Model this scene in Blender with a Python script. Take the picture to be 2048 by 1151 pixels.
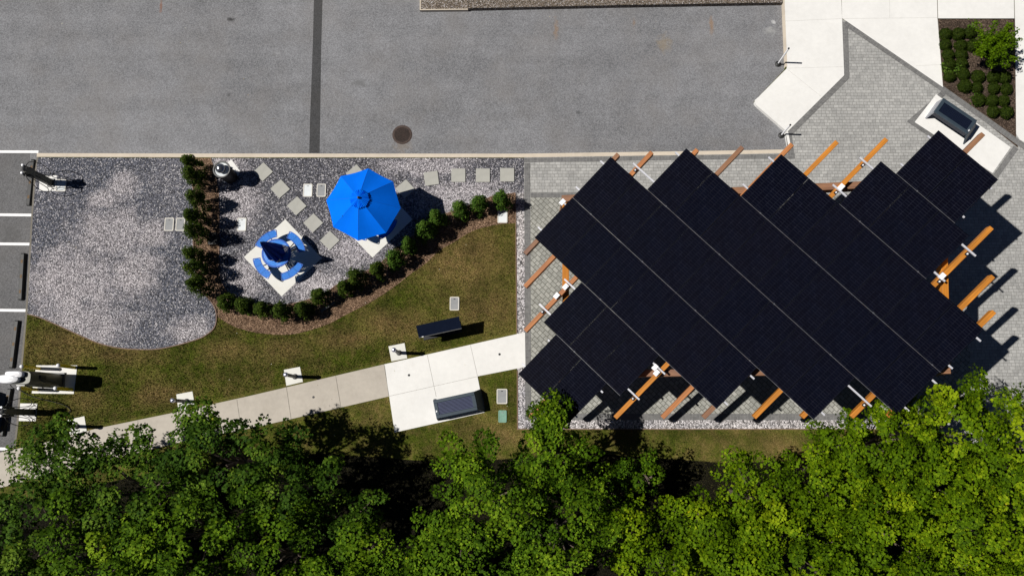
import bpy, math, random
import numpy as np
from mathutils import Vector, Matrix
R_ = math.radians
for o in list(bpy.data.objects): bpy.data.objects.remove(o)
scene = bpy.context.scene
COL = scene.collection

# ------------------------------------------------------------------ camera
TILT = R_(7.0); FPX = 1365.33; H = 26.0; CX = 1053.4; CY = 683.15
cam_d = bpy.data.cameras.new("camera"); cam = bpy.data.objects.new("camera", cam_d); COL.objects.link(cam)
cam.location = (0, 0, H); cam.rotation_euler = (TILT, 0, 0)
cam_d.sensor_width = 36.0; cam_d.lens = 24.0
cam_d.shift_x = (1024 - CX) / 2048.0
cam_d.shift_y = (CY - 575.5) / 2048.0
cam_d.clip_start = 0.1; cam_d.clip_end = 2000
scene.camera = cam

# ------------------------------------------------------------------ light
SUNV = Vector((-0.864, 0.034, 1.0)).normalized()
world = bpy.data.worlds.new("World"); scene.world = world; world.use_nodes = True
wn = world.node_tree; wn.nodes.clear()
sky = wn.nodes.new('ShaderNodeTexSky'); sky.sky_type = 'NISHITA'; sky.sun_disc = False
sky.sun_elevation = math.asin(SUNV.z); sky.sun_rotation = math.atan2(SUNV.x, SUNV.y)
sky.air_density = 0.25; sky.dust_density = 0.1; sky.ozone_density = 1.2
bg = wn.nodes.new('ShaderNodeBackground'); bg.inputs['Strength'].default_value = 0.05
wo = wn.nodes.new('ShaderNodeOutputWorld')
wn.links.new(sky.outputs[0], bg.inputs[0]); wn.links.new(bg.outputs[0], wo.inputs[0])
sd = bpy.data.lights.new("sun", 'SUN'); sd.energy = 5.0; sd.angle = R_(0.53); sd.color = (1.0, 0.965, 0.91)
sun = bpy.data.objects.new("sun", sd); COL.objects.link(sun)
sun.rotation_euler = SUNV.to_track_quat('Z', 'Y').to_euler(); sun.location = (-20, 0, 30)
scene.view_settings.view_transform = 'Standard'; scene.view_settings.look = 'None'
scene.view_settings.exposure = 0.10; scene.view_settings.gamma = 1.0

# ------------------------------------------------------------------ helpers
def G(px, py, z=0.0):
    """where the line of sight through a measured photo point meets height z"""
    a = (px - CX) / FPX; b = -(py - CY) / FPX
    dx = a; dy = b * math.cos(TILT) + math.sin(TILT); dz = b * math.sin(TILT) - math.cos(TILT)
    s = (z - H) / dz
    return Vector((dx * s, dy * s, z))
def GL(pts, z=0.0): return [tuple(G(x, y, z)[:2]) for x, y in pts]

class MB:
    def __init__(s): s.v = []; s.f = []; s.m = []
    def add(s, verts, faces, mi=0):
        n = len(s.v); s.v += [tuple(v) for v in verts]; s.f += [tuple(i + n for i in f) for f in faces]; s.m += [mi] * len(faces)
    def box(s, c, size, rz=0.0, mi=0, M=None):
        x, y, z = size[0] / 2, size[1] / 2, size[2] / 2
        vs = [Vector((sx * x, sy * y, sz * z)) for sz in (-1, 1) for sx, sy in ((-1, -1), (1, -1), (1, 1), (-1, 1))]
        if M is None: M = Matrix.Translation(c) @ Matrix.Rotation(rz, 4, 'Z')
        s.add([M @ v for v in vs], [(3, 2, 1, 0), (4, 5, 6, 7), (0, 1, 5, 4), (1, 2, 6, 5), (2, 3, 7, 6), (3, 0, 4, 7)], mi)
    def bbox(s, c, size, bev, rz=0.0, mi=0):
        """box with chamfered upper and vertical edges"""
        x, y, z = size[0] / 2, size[1] / 2, size[2] / 2
        def ring(ix, iy, b, zz):
            P = [(-ix + b, -iy), (ix - b, -iy), (ix, -iy + b), (ix, iy - b), (ix - b, iy), (-ix + b, iy), (-ix, iy - b), (-ix, -iy + b)]
            return [Vector((p[0], p[1], zz)) for p in P]
        M = Matrix.Translation(c) @ Matrix.Rotation(rz, 4, 'Z')
        rr = [ring(x, y, bev, -z), ring(x, y, bev, z - bev), ring(x - bev * .5, y - bev * .5, bev, z - bev * .3), ring(x - bev, y - bev, bev * .8, z)]
        s.loft([[M @ v for v in r] for r in rr], True, True, mi)
    def loft(s, rings, cap0=True, cap1=True, mi=0):
        n = len(rings[0]); vs = [v for r in rings for v in r]; f = []
        for k in range(len(rings) - 1):
            for i in range(n):
                j = (i + 1) % n
                f.append((k * n + i, k * n + j, (k + 1) * n + j, (k + 1) * n + i))
        if cap0: f.append(tuple(reversed(range(n))))
        if cap1: f.append(tuple(range((len(rings) - 1) * n, len(rings) * n)))
        s.add(vs, f, mi)
    def prism(s, poly, z0, z1, mi=0):
        A = sum(poly[i][0] * poly[(i + 1) % len(poly)][1] - poly[(i + 1) % len(poly)][0] * poly[i][1] for i in range(len(poly)))
        if A < 0: poly = list(reversed(poly))
        s.loft([[(x, y, z0) for x, y in poly], [(x, y, z1) for x, y in poly]], True, True, mi)
    def sheet(s, poly, z, mi=0):
        A = sum(poly[i][0] * poly[(i + 1) % len(poly)][1] - poly[(i + 1) % len(poly)][0] * poly[i][1] for i in range(len(poly)))
        if A < 0: poly = list(reversed(poly))
        s.add([(x, y, z) for x, y in poly], [tuple(range(len(poly)))], mi)
    def tube(s, pts, r, n=8, mi=0, cap=True):
        pts = [Vector(p) for p in pts]; rs = r if isinstance(r, (list, tuple)) else [r] * len(pts)
        rings = []; ref = Vector((0.31, 0.17, 0.93))
        t0 = (pts[1] - pts[0]).normalized()
        if abs(t0.dot(ref)) > .95: ref = Vector((1, 0, 0))
        nrm = (ref - t0 * ref.dot(t0)).normalized()
        for k, p in enumerate(pts):
            t = (pts[min(k + 1, len(pts) - 1)] - pts[max(k - 1, 0)])
            t = t.normalized() if t.length > 1e-6 else t0
            nrm = (nrm - t * nrm.dot(t)); nrm = nrm.normalized() if nrm.length > 1e-6 else Vector((1, 0, 0))
            b = t.cross(nrm)
            rings.append([p + (nrm * math.cos(2 * math.pi * i / n) + b * math.sin(2 * math.pi * i / n)) * rs[k] for i in range(n)])
        s.loft(rings, cap, cap, mi)
    def lathe(s, prof, n=24, c=(0, 0, 0), mi=0, cap0=True, cap1=True, M=None):
        rings = [[Vector((c[0] + r * math.cos(2 * math.pi * i / n), c[1] + r * math.sin(2 * math.pi * i / n), c[2] + z)) for i in range(n)] for r, z in prof]
        if M is not None: rings = [[M @ v for v in r] for r in rings]
        s.loft(rings, cap0, cap1, mi)
    def build(s, name, mats, parent=None, loc=(0, 0, 0), rz=0.0, smooth=False):
        me = bpy.data.meshes.new(name); me.from_pydata(s.v, [], s.f)
        if not isinstance(mats, (list, tuple)): mats = [mats]
        for m in mats: me.materials.append(m)
        if len(mats) > 1: me.polygons.foreach_set('material_index', s.m)
        if smooth:
            me.polygons.foreach_set('use_smooth', [True] * len(me.polygons))
            me.set_sharp_from_angle(angle=R_(35))
        me.update()
        o = bpy.data.objects.new(name, me); COL.objects.link(o)
        o.location = loc; o.rotation_euler = (0, 0, rz)
        if parent: o.parent = parent
        return o

def tag(o, label=None, cat=None, group=None, kind=None):
    if label: o['label'] = label
    if cat: o['category'] = cat
    if group: o['group'] = group
    if kind: o['kind'] = kind
    return o
def thing(name, loc, label, cat, group=None, rz=0.0):
    o = bpy.data.objects.new(name, None); COL.objects.link(o); o.empty_display_size = .2
    o.location = loc; o.rotation_euler = (0, 0, rz)
    return tag(o, label, cat, group)
def copy_thing(root, loc, rz, label):
    r = root.copy(); COL.objects.link(r); r.location = loc; r.rotation_euler = (0, 0, rz); r['label'] = label
    for ch in root.children:
        c = ch.copy(); COL.objects.link(c); c.parent = r
        for g in ch.children:
            d = g.copy(); COL.objects.link(d); d.parent = c
    return r

# ------------------------------------------------------------------ materials
class NT:
    def __init__(s, name):
        s.m = bpy.data.materials.new(name); s.m.use_nodes = True; s.t = s.m.node_tree
        s.b = s.t.nodes['Principled BSDF']; s.out = s.t.nodes['Material Output']
        tc = s.t.nodes.new('ShaderNodeTexCoord'); s.obj = tc.outputs['Object']; s.uv = tc.outputs['UV']
    def n(s, typ, **kw):
        nd = s.t.nodes.new(typ)
        for k, v in kw.items():
            if hasattr(nd, k) and k not in nd.inputs: setattr(nd, k, v)
            else: s.set(nd.inputs[k], v)
        return nd
    def set(s, inp, v):
        if isinstance(v, bpy.types.NodeSocket): s.t.links.new(v, inp)
        else:
            if isinstance(v, (tuple, list)) and len(v) == 3 and inp.type == 'RGBA': v = (*v, 1)
            inp.default_value = v
    def noise(s, scale, detail=4, rough=.6, vec=None, dist=0):
        nd = s.n('ShaderNodeTexNoise'); nd.inputs['Scale'].default_value = scale; nd.inputs['Detail'].default_value = detail
        nd.inputs['Roughness'].default_value = rough; nd.inputs['Distortion'].default_value = dist
        s.t.links.new(vec or s.obj, nd.inputs['Vector']); return nd.outputs['Fac']
    def vor(s, scale, vec=None, rnd=1.0, feature='F1'):
        nd = s.n('ShaderNodeTexVoronoi'); nd.feature = feature; nd.inputs['Scale'].default_value = scale; nd.inputs['Randomness'].default_value = rnd
        s.t.links.new(vec or s.obj, nd.inputs['Vector']); return nd
    def ramp(s, fac, stops, interp='LINEAR'):
        nd = s.n('ShaderNodeValToRGB'); cr = nd.color_ramp; cr.interpolation = interp
        while len(cr.elements) < len(stops): cr.elements.new(.5)
        for e, (p, c) in zip(cr.elements, stops):
            e.position = p; e.color = (*c, 1) if len(c) == 3 else c
        s.t.links.new(fac, nd.inputs[0]); return nd.outputs[0]
    def mix(s, fac, a, b, mode='MIX'):
        nd = s.n('ShaderNodeMix', data_type='RGBA', blend_type=mode)
        s.set(nd.inputs[0], fac); s.set(nd.inputs[6], a); s.set(nd.inputs[7], b); return nd.outputs[2]
    def math(s, op, a, b=None, c=None, clamp=False):
        nd = s.n('ShaderNodeMath', operation=op); nd.use_clamp = clamp
        s.set(nd.inputs[0], a)
        if b is not None: s.set(nd.inputs[1], b)
        if c is not None: s.set(nd.inputs[2], c)
        return nd.outputs[0]
    def mapr(s, v, a, b, c=0., d=1.):
        nd = s.n('ShaderNodeMapRange'); s.set(nd.inputs[0], v)
        for i, x in enumerate((a, b, c, d)): nd.inputs[i + 1].default_value = x
        return nd.outputs[0]
    def bump(s, h, strength=.3, dist=.02):
        nd = s.n('ShaderNodeBump'); nd.inputs['Strength'].default_value = strength; nd.inputs['Distance'].default_value = dist
        s.t.links.new(h, nd.inputs['Height']); s.t.links.new(nd.outputs[0], s.b.inputs['Normal'])
    def mapping(s, rz=0., scale=(1, 1, 1), loc=(0, 0, 0), vec=None):
        nd = s.n('ShaderNodeMapping'); nd.inputs['Rotation'].default_value = (0, 0, rz); nd.inputs['Scale'].default_value = scale; nd.inputs['Location'].default_value = loc
        s.t.links.new(vec or s.obj, nd.inputs['Vector']); return nd.outputs[0]
    def fin(s, col=None, rough=.8, metal=0., spec=.5):
        if col is not None: s.set(s.b.inputs['Base Color'], col)
        s.set(s.b.inputs['Roughness'], rough); s.b.inputs['Metallic'].default_value = metal; s.b.inputs['Specular IOR Level'].default_value = spec
        return s.m

def simple(name, col, rough=.6, metal=0., var=.12, scale=6., spec=.5, bump=0.):
    k = NT(name); n = k.noise(scale, 5)
    c2 = tuple(min(1, x * (1 + var)) for x in col); c1 = tuple(x * (1 - var) for x in col)
    c = k.ramp(n, [(.3, c1), (.7, c2)])
    if bump: k.bump(k.noise(scale * 8, 3), bump, .01)
    return k.fin(c, rough, metal, spec)

def asphalt_mat(name, base, stains=()):
    k = NT(name)
    big = k.noise(.16, 4, .55); mid = k.noise(1.3, 5, .6); fine = k.noise(26, 3, .7)
    vo = k.vor(34).outputs['Color']
    sep = k.n('ShaderNodeSeparateColor'); k.t.links.new(vo, sep.inputs[0])
    v = k.math('ADD', k.mapr(big, .3, .7, -.16, .16), k.mapr(mid, .3, .7, -.09, .09))
    v = k.math('ADD', v, k.mapr(fine, .3, .7, -.15, .15))
    v = k.math('ADD', v, k.mapr(sep.outputs[0], 0, 1, -.30, .30))
    # faint roller streaks along the carriageway
    st = k.noise(1.0, 3, .6, vec=k.mapping(0, (.12, 1.6, 1)))
    v = k.math('ADD', v, k.mapr(st, .3, .7, -.07, .07)); v = k.math('ADD', v, 1.0)
    vm = k.n('ShaderNodeVectorMath', operation='SCALE'); vm.inputs[0].default_value = base; k.t.links.new(v, vm.inputs['Scale'])
    c = k.mix(k.mapr(k.noise(.5, 3), .45, .75, 0, .35), vm.outputs[0], (base[0] * 1.08, base[1] * .99, base[2] * .88))
    sx = k.n('ShaderNodeSeparateXYZ'); k.t.links.new(k.obj, sx.inputs[0])
    for (x, y, rx, ry, colr, amt) in stains:
        dx = k.math('DIVIDE', k.math('SUBTRACT', sx.outputs[0], x), rx); dy = k.math('DIVIDE', k.math('SUBTRACT', sx.outputs[1], y), ry)
        d = k.math('SQRT', k.math('ADD', k.math('MULTIPLY', dx, dx), k.math('MULTIPLY', dy, dy)))
        nn = k.noise(5.5, 4, .7)
        d = k.math('ADD', d, k.mapr(nn, .3, .7, -.6, .6))
        c = k.mix(k.mapr(d, .25, 1.1, amt, 0), c, colr)
    k.bump(k.math('ADD', fine, sep.outputs[0]), .35, .012)
    return k.fin(c, .88, spec=.3)

def concrete_mat(name, base, var=.07, dirt=.12, joints=None):
    k = NT(name)
    a = k.noise(.7, 5, .6); b = k.noise(5, 6, .65); f = k.noise(60, 2, .6)
    v = k.math('ADD', k.mapr(a, .3, .7, -var, var), k.mapr(b, .3, .7, -var * .8, var * .8))
    v = k.math('ADD', v, k.mapr(f, .3, .7, -.05, .05)); v = k.math('ADD', v, 1)
    vm = k.n('ShaderNodeVectorMath', operation='SCALE'); vm.inputs[0].default_value = base; k.t.links.new(v, vm.inputs['Scale'])
    c = k.mix(k.mapr(k.noise(1.9, 6, .7), .55, .8, 0, dirt), vm.outputs[0], (base[0] * .55, base[1] * .5, base[2] * .42))
    k.bump(k.math('ADD', f, b), .12, .01)
    return k.fin(c, .85, spec=.3)

def gravel_mat(name, dark, light, lo=.42, hi=.62, scale=21., seed=0., pale=()):
    k = NT(name)
    vec = k.mapping(0, (1, 1, 1), (seed, seed * 1.7, 0))
    vo = k.vor(scale, vec=vec); sep = k.n('ShaderNodeSeparateColor'); k.t.links.new(vo.outputs['Color'], sep.inputs[0])
    vo2 = k.vor(scale * 1.9, vec=vec); sep2 = k.n('ShaderNodeSeparateColor'); k.t.links.new(vo2.outputs['Color'], sep2.inputs[0])
    big = k.noise(.33, 5, .62, vec=vec, dist=.6)
    zone = k.mapr(big, lo, hi)
    if pale:
        sx = k.n('ShaderNodeSeparateXYZ'); k.t.links.new(k.obj, sx.inputs[0]); acc = None
        for (px_, py_, rx, ry) in pale:
            q = G(px_, py_)
            dx = k.math('DIVIDE', k.math('SUBTRACT', sx.outputs[0], q.x), rx); dy = k.math('DIVIDE', k.math('SUBTRACT', sx.outputs[1], q.y), ry)
            d = k.math('SQRT', k.math('ADD', k.math('MULTIPLY', dx, dx), k.math('MULTIPLY', dy, dy)))
            d = k.math('ADD', d, k.mapr(k.noise(1.5, 6, .7, vec=vec), .3, .7, -.5, .5)); v_ = k.mapr(d, .55, 1.35, 1., 0.)
            acc = v_ if acc is None else k.math('MAXIMUM', acc, v_)
        zone = k.math('ADD', k.math('MULTIPLY', acc, .85), k.mapr(big, .35, .7, -.1, .2), clamp=True)
    cd = k.ramp(sep.outputs[0], [(0, tuple(x * .25 for x in dark)), (.45, dark), (.8, tuple(min(1, x * 1.9) for x in dark)), (1, (.62, .6, .6))])
    cl = k.ramp(sep.outputs[0], [(0, tuple(x * .13 for x in light)), (.38, tuple(x * .58 for x in light)), (.8, light), (1, (.85, .82, .82))])
    c = k.mix(zone, cd, cl)
    c = k.mix(.45, c, k.mix(sep2.outputs[0], (.25, .25, .27), (1.55, 1.5, 1.5)), 'MULTIPLY')
    gap = k.mapr(vo.outputs['Distance'], .35, .85, 1, .35)
    c = k.mix(1.0, c, gap, 'MULTIPLY')
    hgt = k.math('SUBTRACT', 1.0, vo.outputs['Distance'])
    k.bump(hgt, .8, .03)
    return k.fin(c, .8, spec=.3)

def grass_mat(name):
    k = NT(name)
    big = k.noise(.42, 5, .62, dist=.5); mid = k.noise(2.6, 5, .7); fine = k.noise(17, 4, .75); st = k.noise(46, 2, .7)
    green = k.ramp(fine, [(.25, (.026, .042, .003)), (.5, (.072, .094, .007)), (.75, (.155, .165, .018))])
    dry = k.ramp(fine, [(.25, (.085, .055, .016)), (.5, (.235, .16, .058)), (.75, (.42, .30, .14))])
    sx = k.n('ShaderNodeSeparateXYZ'); k.t.links.new(k.obj, sx.inputs[0]); acc = None
    for (px_, py_, rx, ry) in ((130, 690, 1.8, .8), (240, 708, 1.5, .35), (930, 520, 2.3, 1.6), (960, 620, 1.6, 1.1), (800, 650, 1.5, .6), (700, 680, 1.2, .4), (450, 700, .9, .4), (1000, 870, 1.3, .5), (560, 700, 1.0, .5), (1560, 900, .9, .6), (330, 790, 1.2, .4), (180, 800, .8, .5)):
        q = G(px_, py_)
        dx = k.math('DIVIDE', k.math('SUBTRACT', sx.outputs[0], q.x), rx); dy = k.math('DIVIDE', k.math('SUBTRACT', sx.outputs[1], q.y), ry)
        d = k.math('SQRT', k.math('ADD', k.math('MULTIPLY', dx, dx), k.math('MULTIPLY', dy, dy)))
        v_ = k.mapr(k.math('ADD', d, k.mapr(mid, .3, .7, -.5, .5)), .3, 1.3, 1., 0.); acc = v_ if acc is None else k.math('MAXIMUM', acc, v_)
    big = k.math('ADD', k.math('MULTIPLY', big, .68), k.math('MULTIPLY', acc, .27))
    mid2 = k.noise(5.5, 5, .75)
    z = k.math('ADD', k.math('ADD', k.mapr(big, .28, .64, .02, .72), k.mapr(mid2, .3, .7, -.22, .30)), k.mapr(mid, .3, .7, -.28, .34), clamp=True)
    c = k.mix(z, green, dry)
    c = k.mix(1.0, c, k.mapr(st, .3, .7, .55, 1.35), 'MULTIPLY')
    c = k.mix(1.0, c, k.mapr(k.noise(.85, 4, .65, vec=k.mapping(0, (1, 1, 1), (7, 3, 0))), .32, .66, .62, 1.30), 'MULTIPLY')
    k.bump(k.math('ADD', fine, st), .9, .05)
    return k.fin(c, .9, spec=.15)

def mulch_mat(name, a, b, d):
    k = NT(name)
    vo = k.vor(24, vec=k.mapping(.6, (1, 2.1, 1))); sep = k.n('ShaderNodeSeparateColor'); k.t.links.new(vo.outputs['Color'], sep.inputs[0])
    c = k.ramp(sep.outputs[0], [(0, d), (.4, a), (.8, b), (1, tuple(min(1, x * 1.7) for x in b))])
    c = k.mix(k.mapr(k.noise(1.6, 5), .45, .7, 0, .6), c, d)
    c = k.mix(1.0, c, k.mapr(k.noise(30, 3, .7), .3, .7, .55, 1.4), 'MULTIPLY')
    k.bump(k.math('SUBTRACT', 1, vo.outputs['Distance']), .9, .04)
    return k.fin(c, .9, spec=.1)

def paver_mat(name, c1, c2, rz=0., bw=.30, bh=.19, uv=False, mortar=(.12, .115, .105), ms=.012, off=.5, loc=(0, 0, 0)):
    k = NT(name)
    vec = k.mapping(rz, (1, 1, 1), loc, vec=k.uv if uv else None)
    br = k.n('ShaderNodeTexBrick'); k.t.links.new(vec, br.inputs['Vector'])
    br.offset = off; br.squash = .72; br.squash_frequency = 3; br.offset_frequency = 2
    for n_, v_ in (('Scale', 1.0), ('Mortar Size', ms), ('Mortar Smooth', .3), ('Brick Width', bw), ('Row Height', bh), ('Bias', -.1)): br.inputs[n_].default_value = v_
    br.inputs['Color1'].default_value = (*c1, 1); br.inputs['Color2'].default_value = (*c2, 1); br.inputs['Mortar'].default_value = (*mortar, 1)
    a = k.noise(.5, 4, .6); f = k.noise(22, 4, .7); m_ = k.noise(4.3, 3, .6)
    v = k.math('ADD', k.mapr(a, .3, .7, .9, 1.08), k.mapr(f, .3, .7, -.16, .16)); v = k.math('ADD', v, k.mapr(m_, .3, .7, -.12, .12))
    c = k.mix(1.0, br.outputs['Color'], v, 'MULTIPLY')
    k.bump(k.math('SUBTRACT', k.math('MULTIPLY', f, .3), br.outputs['Fac']), .4, .01)
    return k.fin(c, .85, spec=.3)

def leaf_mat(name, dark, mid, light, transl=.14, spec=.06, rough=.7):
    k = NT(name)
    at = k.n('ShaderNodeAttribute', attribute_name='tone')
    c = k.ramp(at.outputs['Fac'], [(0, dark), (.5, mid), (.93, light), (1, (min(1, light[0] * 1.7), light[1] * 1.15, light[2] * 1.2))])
    k.fin(c, rough, spec=spec)
    tr = k.n('ShaderNodeBsdfTranslucent'); k.t.links.new(k.mix(1., c, (1.0, 1.15, .4), 'MULTIPLY'), tr.inputs['Color'])
    mx = k.n('ShaderNodeMixShader'); mx.inputs[0].default_value = transl
    k.t.links.new(k.b.outputs[0], mx.inputs[1]); k.t.links.new(tr.outputs[0], mx.inputs[2]); k.t.links.new(mx.outputs[0], k.out.inputs['Surface'])
    return k.m

def wood_mat(name, base):
    k = NT(name)
    g = k.noise(3.2, 5, .65, vec=k.mapping(0, (.25, 5, 5))); kn = k.noise(1.1, 3)
    c = k.ramp(g, [(.2, tuple(x * .30 for x in base)), (.42, tuple(x * .8 for x in base)), (.55, base), (.78, tuple(min(1, x * 1.4) for x in base))])
    c = k.mix(k.mapr(kn, .42, .68, 0, .6), c, (base[0] * .6, base[1] * .62, base[2] * .9))
    k.bump(g, .15, .01)
    return k.fin(c, .6, spec=.35)

def perforated_mat(name, col, pitch=.02, hole=.35):
    """sheet metal punched with round holes on a regular pitch"""
    k = NT(name); k.fin(col, .35, spec=.5)
    vo = k.vor(1 / pitch, rnd=0.)
    vo.distance = 'EUCLIDEAN'
    h = k.math('LESS_THAN', vo.outputs['Distance'], hole)
    tr = k.n('ShaderNodeBsdfTransparent'); mx = k.n('ShaderNodeMixShader')
    k.t.links.new(h, mx.inputs[0]); k.t.links.new(k.b.outputs[0], mx.inputs[1]); k.t.links.new(tr.outputs[0], mx.inputs[2]); k.t.links.new(mx.outputs[0], k.out.inputs['Surface'])
    return k.m

def st(px, py, rx, ry, col, amt):
    p = G(px, py, -.13); return (p.x, p.y, rx, ry, col, amt)
RUST = (.27, .15, .06); OIL = (.03, .03, .03)
M = {}
M['road'] = asphalt_mat('asphalt', (.180, .181, .190), [
    st(1112, 58, .10, .55, RUST, .4), st(1268, 45, .07, .3, RUST, .3), st(1423, 50, .10, .42, RUST, .5), st(1330, 88, .34, .42, (.25, .19, .11), .45),
    st(322, 12, .06, .35, (.2, .09, .05), .7), st(462, 39, .14, .10, OIL, .9), st(458, 190, .1, .1, OIL, .5), st(1156, 225, .12, .1, OIL, .4),
    st(1541, 62, .28, .22, (.38, .38, .37), .5), st(1548, 44, .1, .1, (.5, .5, .5), .8), st(805, 292, .4, .3, (.2, .16, .12), .45), st(718, 168, .3, .2, (.11, .11, .11), .6)])
M['parking'] = asphalt_mat('parking_asphalt', (.118, .117, .120), [st(20, 470, .5, .5, (.07, .07, .07), .5)])
M['patch'] = asphalt_mat('road_patch', (.052, .052, .054))
M['white_concrete'] = concrete_mat('new_concrete', (.71, .70, .675), .045, .12)
M['path'] = concrete_mat('old_concrete', (.43, .39, .335), .08, .22)
M['kerb'] = concrete_mat('kerb_concrete', (.55, .48, .39), .07, .2)
M['pad'] = concrete_mat('pad_concrete', (.66, .65, .60), .04, .08)
M['stone'] = concrete_mat('stepping_stone', (.37, .365, .33), .06, .1)
M['joint'] = simple('joint_dark', (.16, .145, .12), .9)  # dark grey-brown of the joints themselves
M['gravelA'] = gravel_mat('gravel_left', (.078, .084, .108), (.64, .595, .615), .40, .60, 29, pale=((245, 372, .6, .6), (205, 400, .6, .4), (225, 465, 1.5, 1.0), (150, 560, 1.9, 1.5), (265, 545, 1.0, 1.0), (170, 650, 1.7, 1.0), (300, 470, .8, .6), (380, 660, .8, .5)))
M['gravelB'] = gravel_mat('gravel_middle', (.090, .090, .106), (.66, .615, .64), .44, .66, 28, 3.3, pale=((470, 400, 1.0, 1.2), (455, 325, .6, .5), (860, 330, 1.6, .45), (930, 395, 2.6, .7), (640, 570, 1.4, .7), (700, 500, .9, .8), (480, 560, .7, .9)))
M['gravelC'] = gravel_mat('gravel_strip', (.30, .30, .33), (.72, .68, .67), .30, .52, 22, 9.1)
M['aggregate'] = gravel_mat('exposed_aggregate', (.17, .135, .10), (.30, .24, .18), .3, .6, 40, 5.)
M['grass'] = grass_mat('lawn')
M['mulch'] = mulch_mat('red_mulch', (.135, .082, .050), (.29, .19, .125), (.05, .03, .018))
M['mulch2'] = mulch_mat('brown_mulch', (.075, .052, .038), (.14, .10, .075), (.03, .022, .016))
M['litter'] = mulch_mat('painted_tree_shade', (.008, .008, .004), (.016, .014, .007), (.005, .004, .002))  # near-black ground colour: shade of the crowns painted in
M['pav'] = paver_mat('grey_pavers', (.305, .302, .292), (.395, .39, .374), bw=.205, bh=.125, mortar=(.19, .187, .175), ms=.008)
M['pavd'] = paver_mat('diagonal_pavers', (.26, .26, .235), (.37, .365, .33), rz=R_(45), bw=.23, bh=.155, mortar=(.11, .108, .09))
M['band'] = paver_mat('dark_border_pavers', (.135, .133, .132), (.175, .172, .168), uv=True, bw=.30, bh=.13, off=.0, mortar=(.20, .198, .19), ms=.008)
M['edging'] = simple('edging', (.19, .12, .085), .8)
M['line'] = simple('road_paint', (.80, .80, .80), .6, var=.06, scale=9)
M['rubber'] = simple('black_rubber', (.012, .012, .012), .6, var=.3)
M['yellow_worn'] = simple('worn_yellow', (.10, .05, .008), .7, var=.5, scale=22)
M['wood'] = wood_mat('cedar', (.50, .185, .020))
M['wood_mid'] = wood_mat('cedar_brown', (.42, .165, .055))
M['wood2'] = wood_mat('cedar_weathered', (.25, .125, .065))
M['white_metal'] = simple('white_metal', (.80, .80, .82), .35, var=.03)
M['rail_metal'] = simple('rail_metal', (.56, .56, .60), .4, .2, var=.08)
M['alu'] = simple('aluminium', (.55, .56, .6), .45, .6, var=.08)
M['seam'] = simple('seam_metal', (.13, .13, .145), .5, .4, var=.5, scale=3)
M['frame_black'] = simple('black_frame', (.0022, .0026, .005), .5, var=.4, scale=3, spec=.03)
M['dark_metal'] = simple('dark_metal', (.012, .013, .016), .45, var=.2)
M['grey_metal'] = simple('grey_metal', (.10, .10, .098), .5, .3, var=.15)
M['olive_metal'] = simple('charger_metal', (.085, .085, .07), .5, .2, var=.12)
M['steel'] = simple('bright_steel', (.62, .62, .72), .25, .8, var=.08)
M['cable'] = simple('cable_rubber', (.010, .010, .010), .5, var=.2)
M['yellow'] = simple('yellow_paint', (.78, .60, .01), .45, var=.15)
M['cast_iron'] = simple('cast_iron', (.055, .035, .028), .8, var=.45, scale=20, bump=.3)
M['void'] = simple('drain_pit', (.006, .006, .006), .9)
M['lid_grey'] = concrete_mat('lid_grey', (.27, .275, .28), .08, .15)
M['lid_white'] = concrete_mat('lid_white', (.66, .69, .70), .05, .05)
M['lid_rim'] = concrete_mat('lid_rim', (.60, .575, .52), .06, .1)
M['lid_green'] = simple('lid_green', (.16, .30, .23), .7, var=.15, scale=12)
M['slate'] = simple('slate_metal', (.035, .052, .07), .5, .1, var=.12)
M['slate_sun_tint'] = simple('slate_metal_sun_tint', (.30, .31, .34), .5, .1, var=.08)  # pale copy of the slate, sunlight put into the colour
M['slatdark'] = simple('dark_slats', (.010, .013, .028), .4, var=.15)
M['glassblack'] = simple('black_glass', (.006, .009, .020), .12, var=.1)
M['bark'] = simple('bark', (.10, .075, .055), .9, var=.35, scale=14, bump=.5)
M['twig'] = simple('pale_twig', (.36, .30, .24), .9, var=.3, scale=14)
M['blue_fabric'] = simple('blue_canvas', (.0015, .145, .78), .85, var=.05, scale=2.5, spec=.02, bump=.1)
M['navy_fabric'] = simple('navy_canvas', (.004, .028, .22), .75, var=.2, scale=6, spec=.1)
M['blue_frame'] = simple('blue_coating', (.006, .085, .42), .35, var=.04)
M['blue_perf'] = perforated_mat('blue_perforated_steel', (.012, .20, .70))
M['black_perf'] = perforated_mat('navy_perforated_steel', (.015, .02, .06))
M['paint_black'] = simple('car_paint', (.008, .009, .012), .18, .3, var=.05)
M['headlamp'] = simple('lamp_glass', (.5, .5, .52), .1, var=.05)
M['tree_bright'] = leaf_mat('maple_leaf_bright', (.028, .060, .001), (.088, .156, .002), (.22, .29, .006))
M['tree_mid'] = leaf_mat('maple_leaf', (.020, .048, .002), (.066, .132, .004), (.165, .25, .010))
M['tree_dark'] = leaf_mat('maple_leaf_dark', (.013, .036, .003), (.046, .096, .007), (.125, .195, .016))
M['shrub'] = leaf_mat('shrub_leaf', (.013, .026, .003), (.034, .058, .006), (.078, .112, .012), .12)
M['shrub_bright'] = leaf_mat('shrub_leaf_bright', (.02, .05, .006), (.05, .10, .012), (.10, .17, .02), .15)
M['box'] = leaf_mat('boxwood_leaf', (.008, .016, .002), (.022, .038, .003), (.05, .068, .007), .08)

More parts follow.
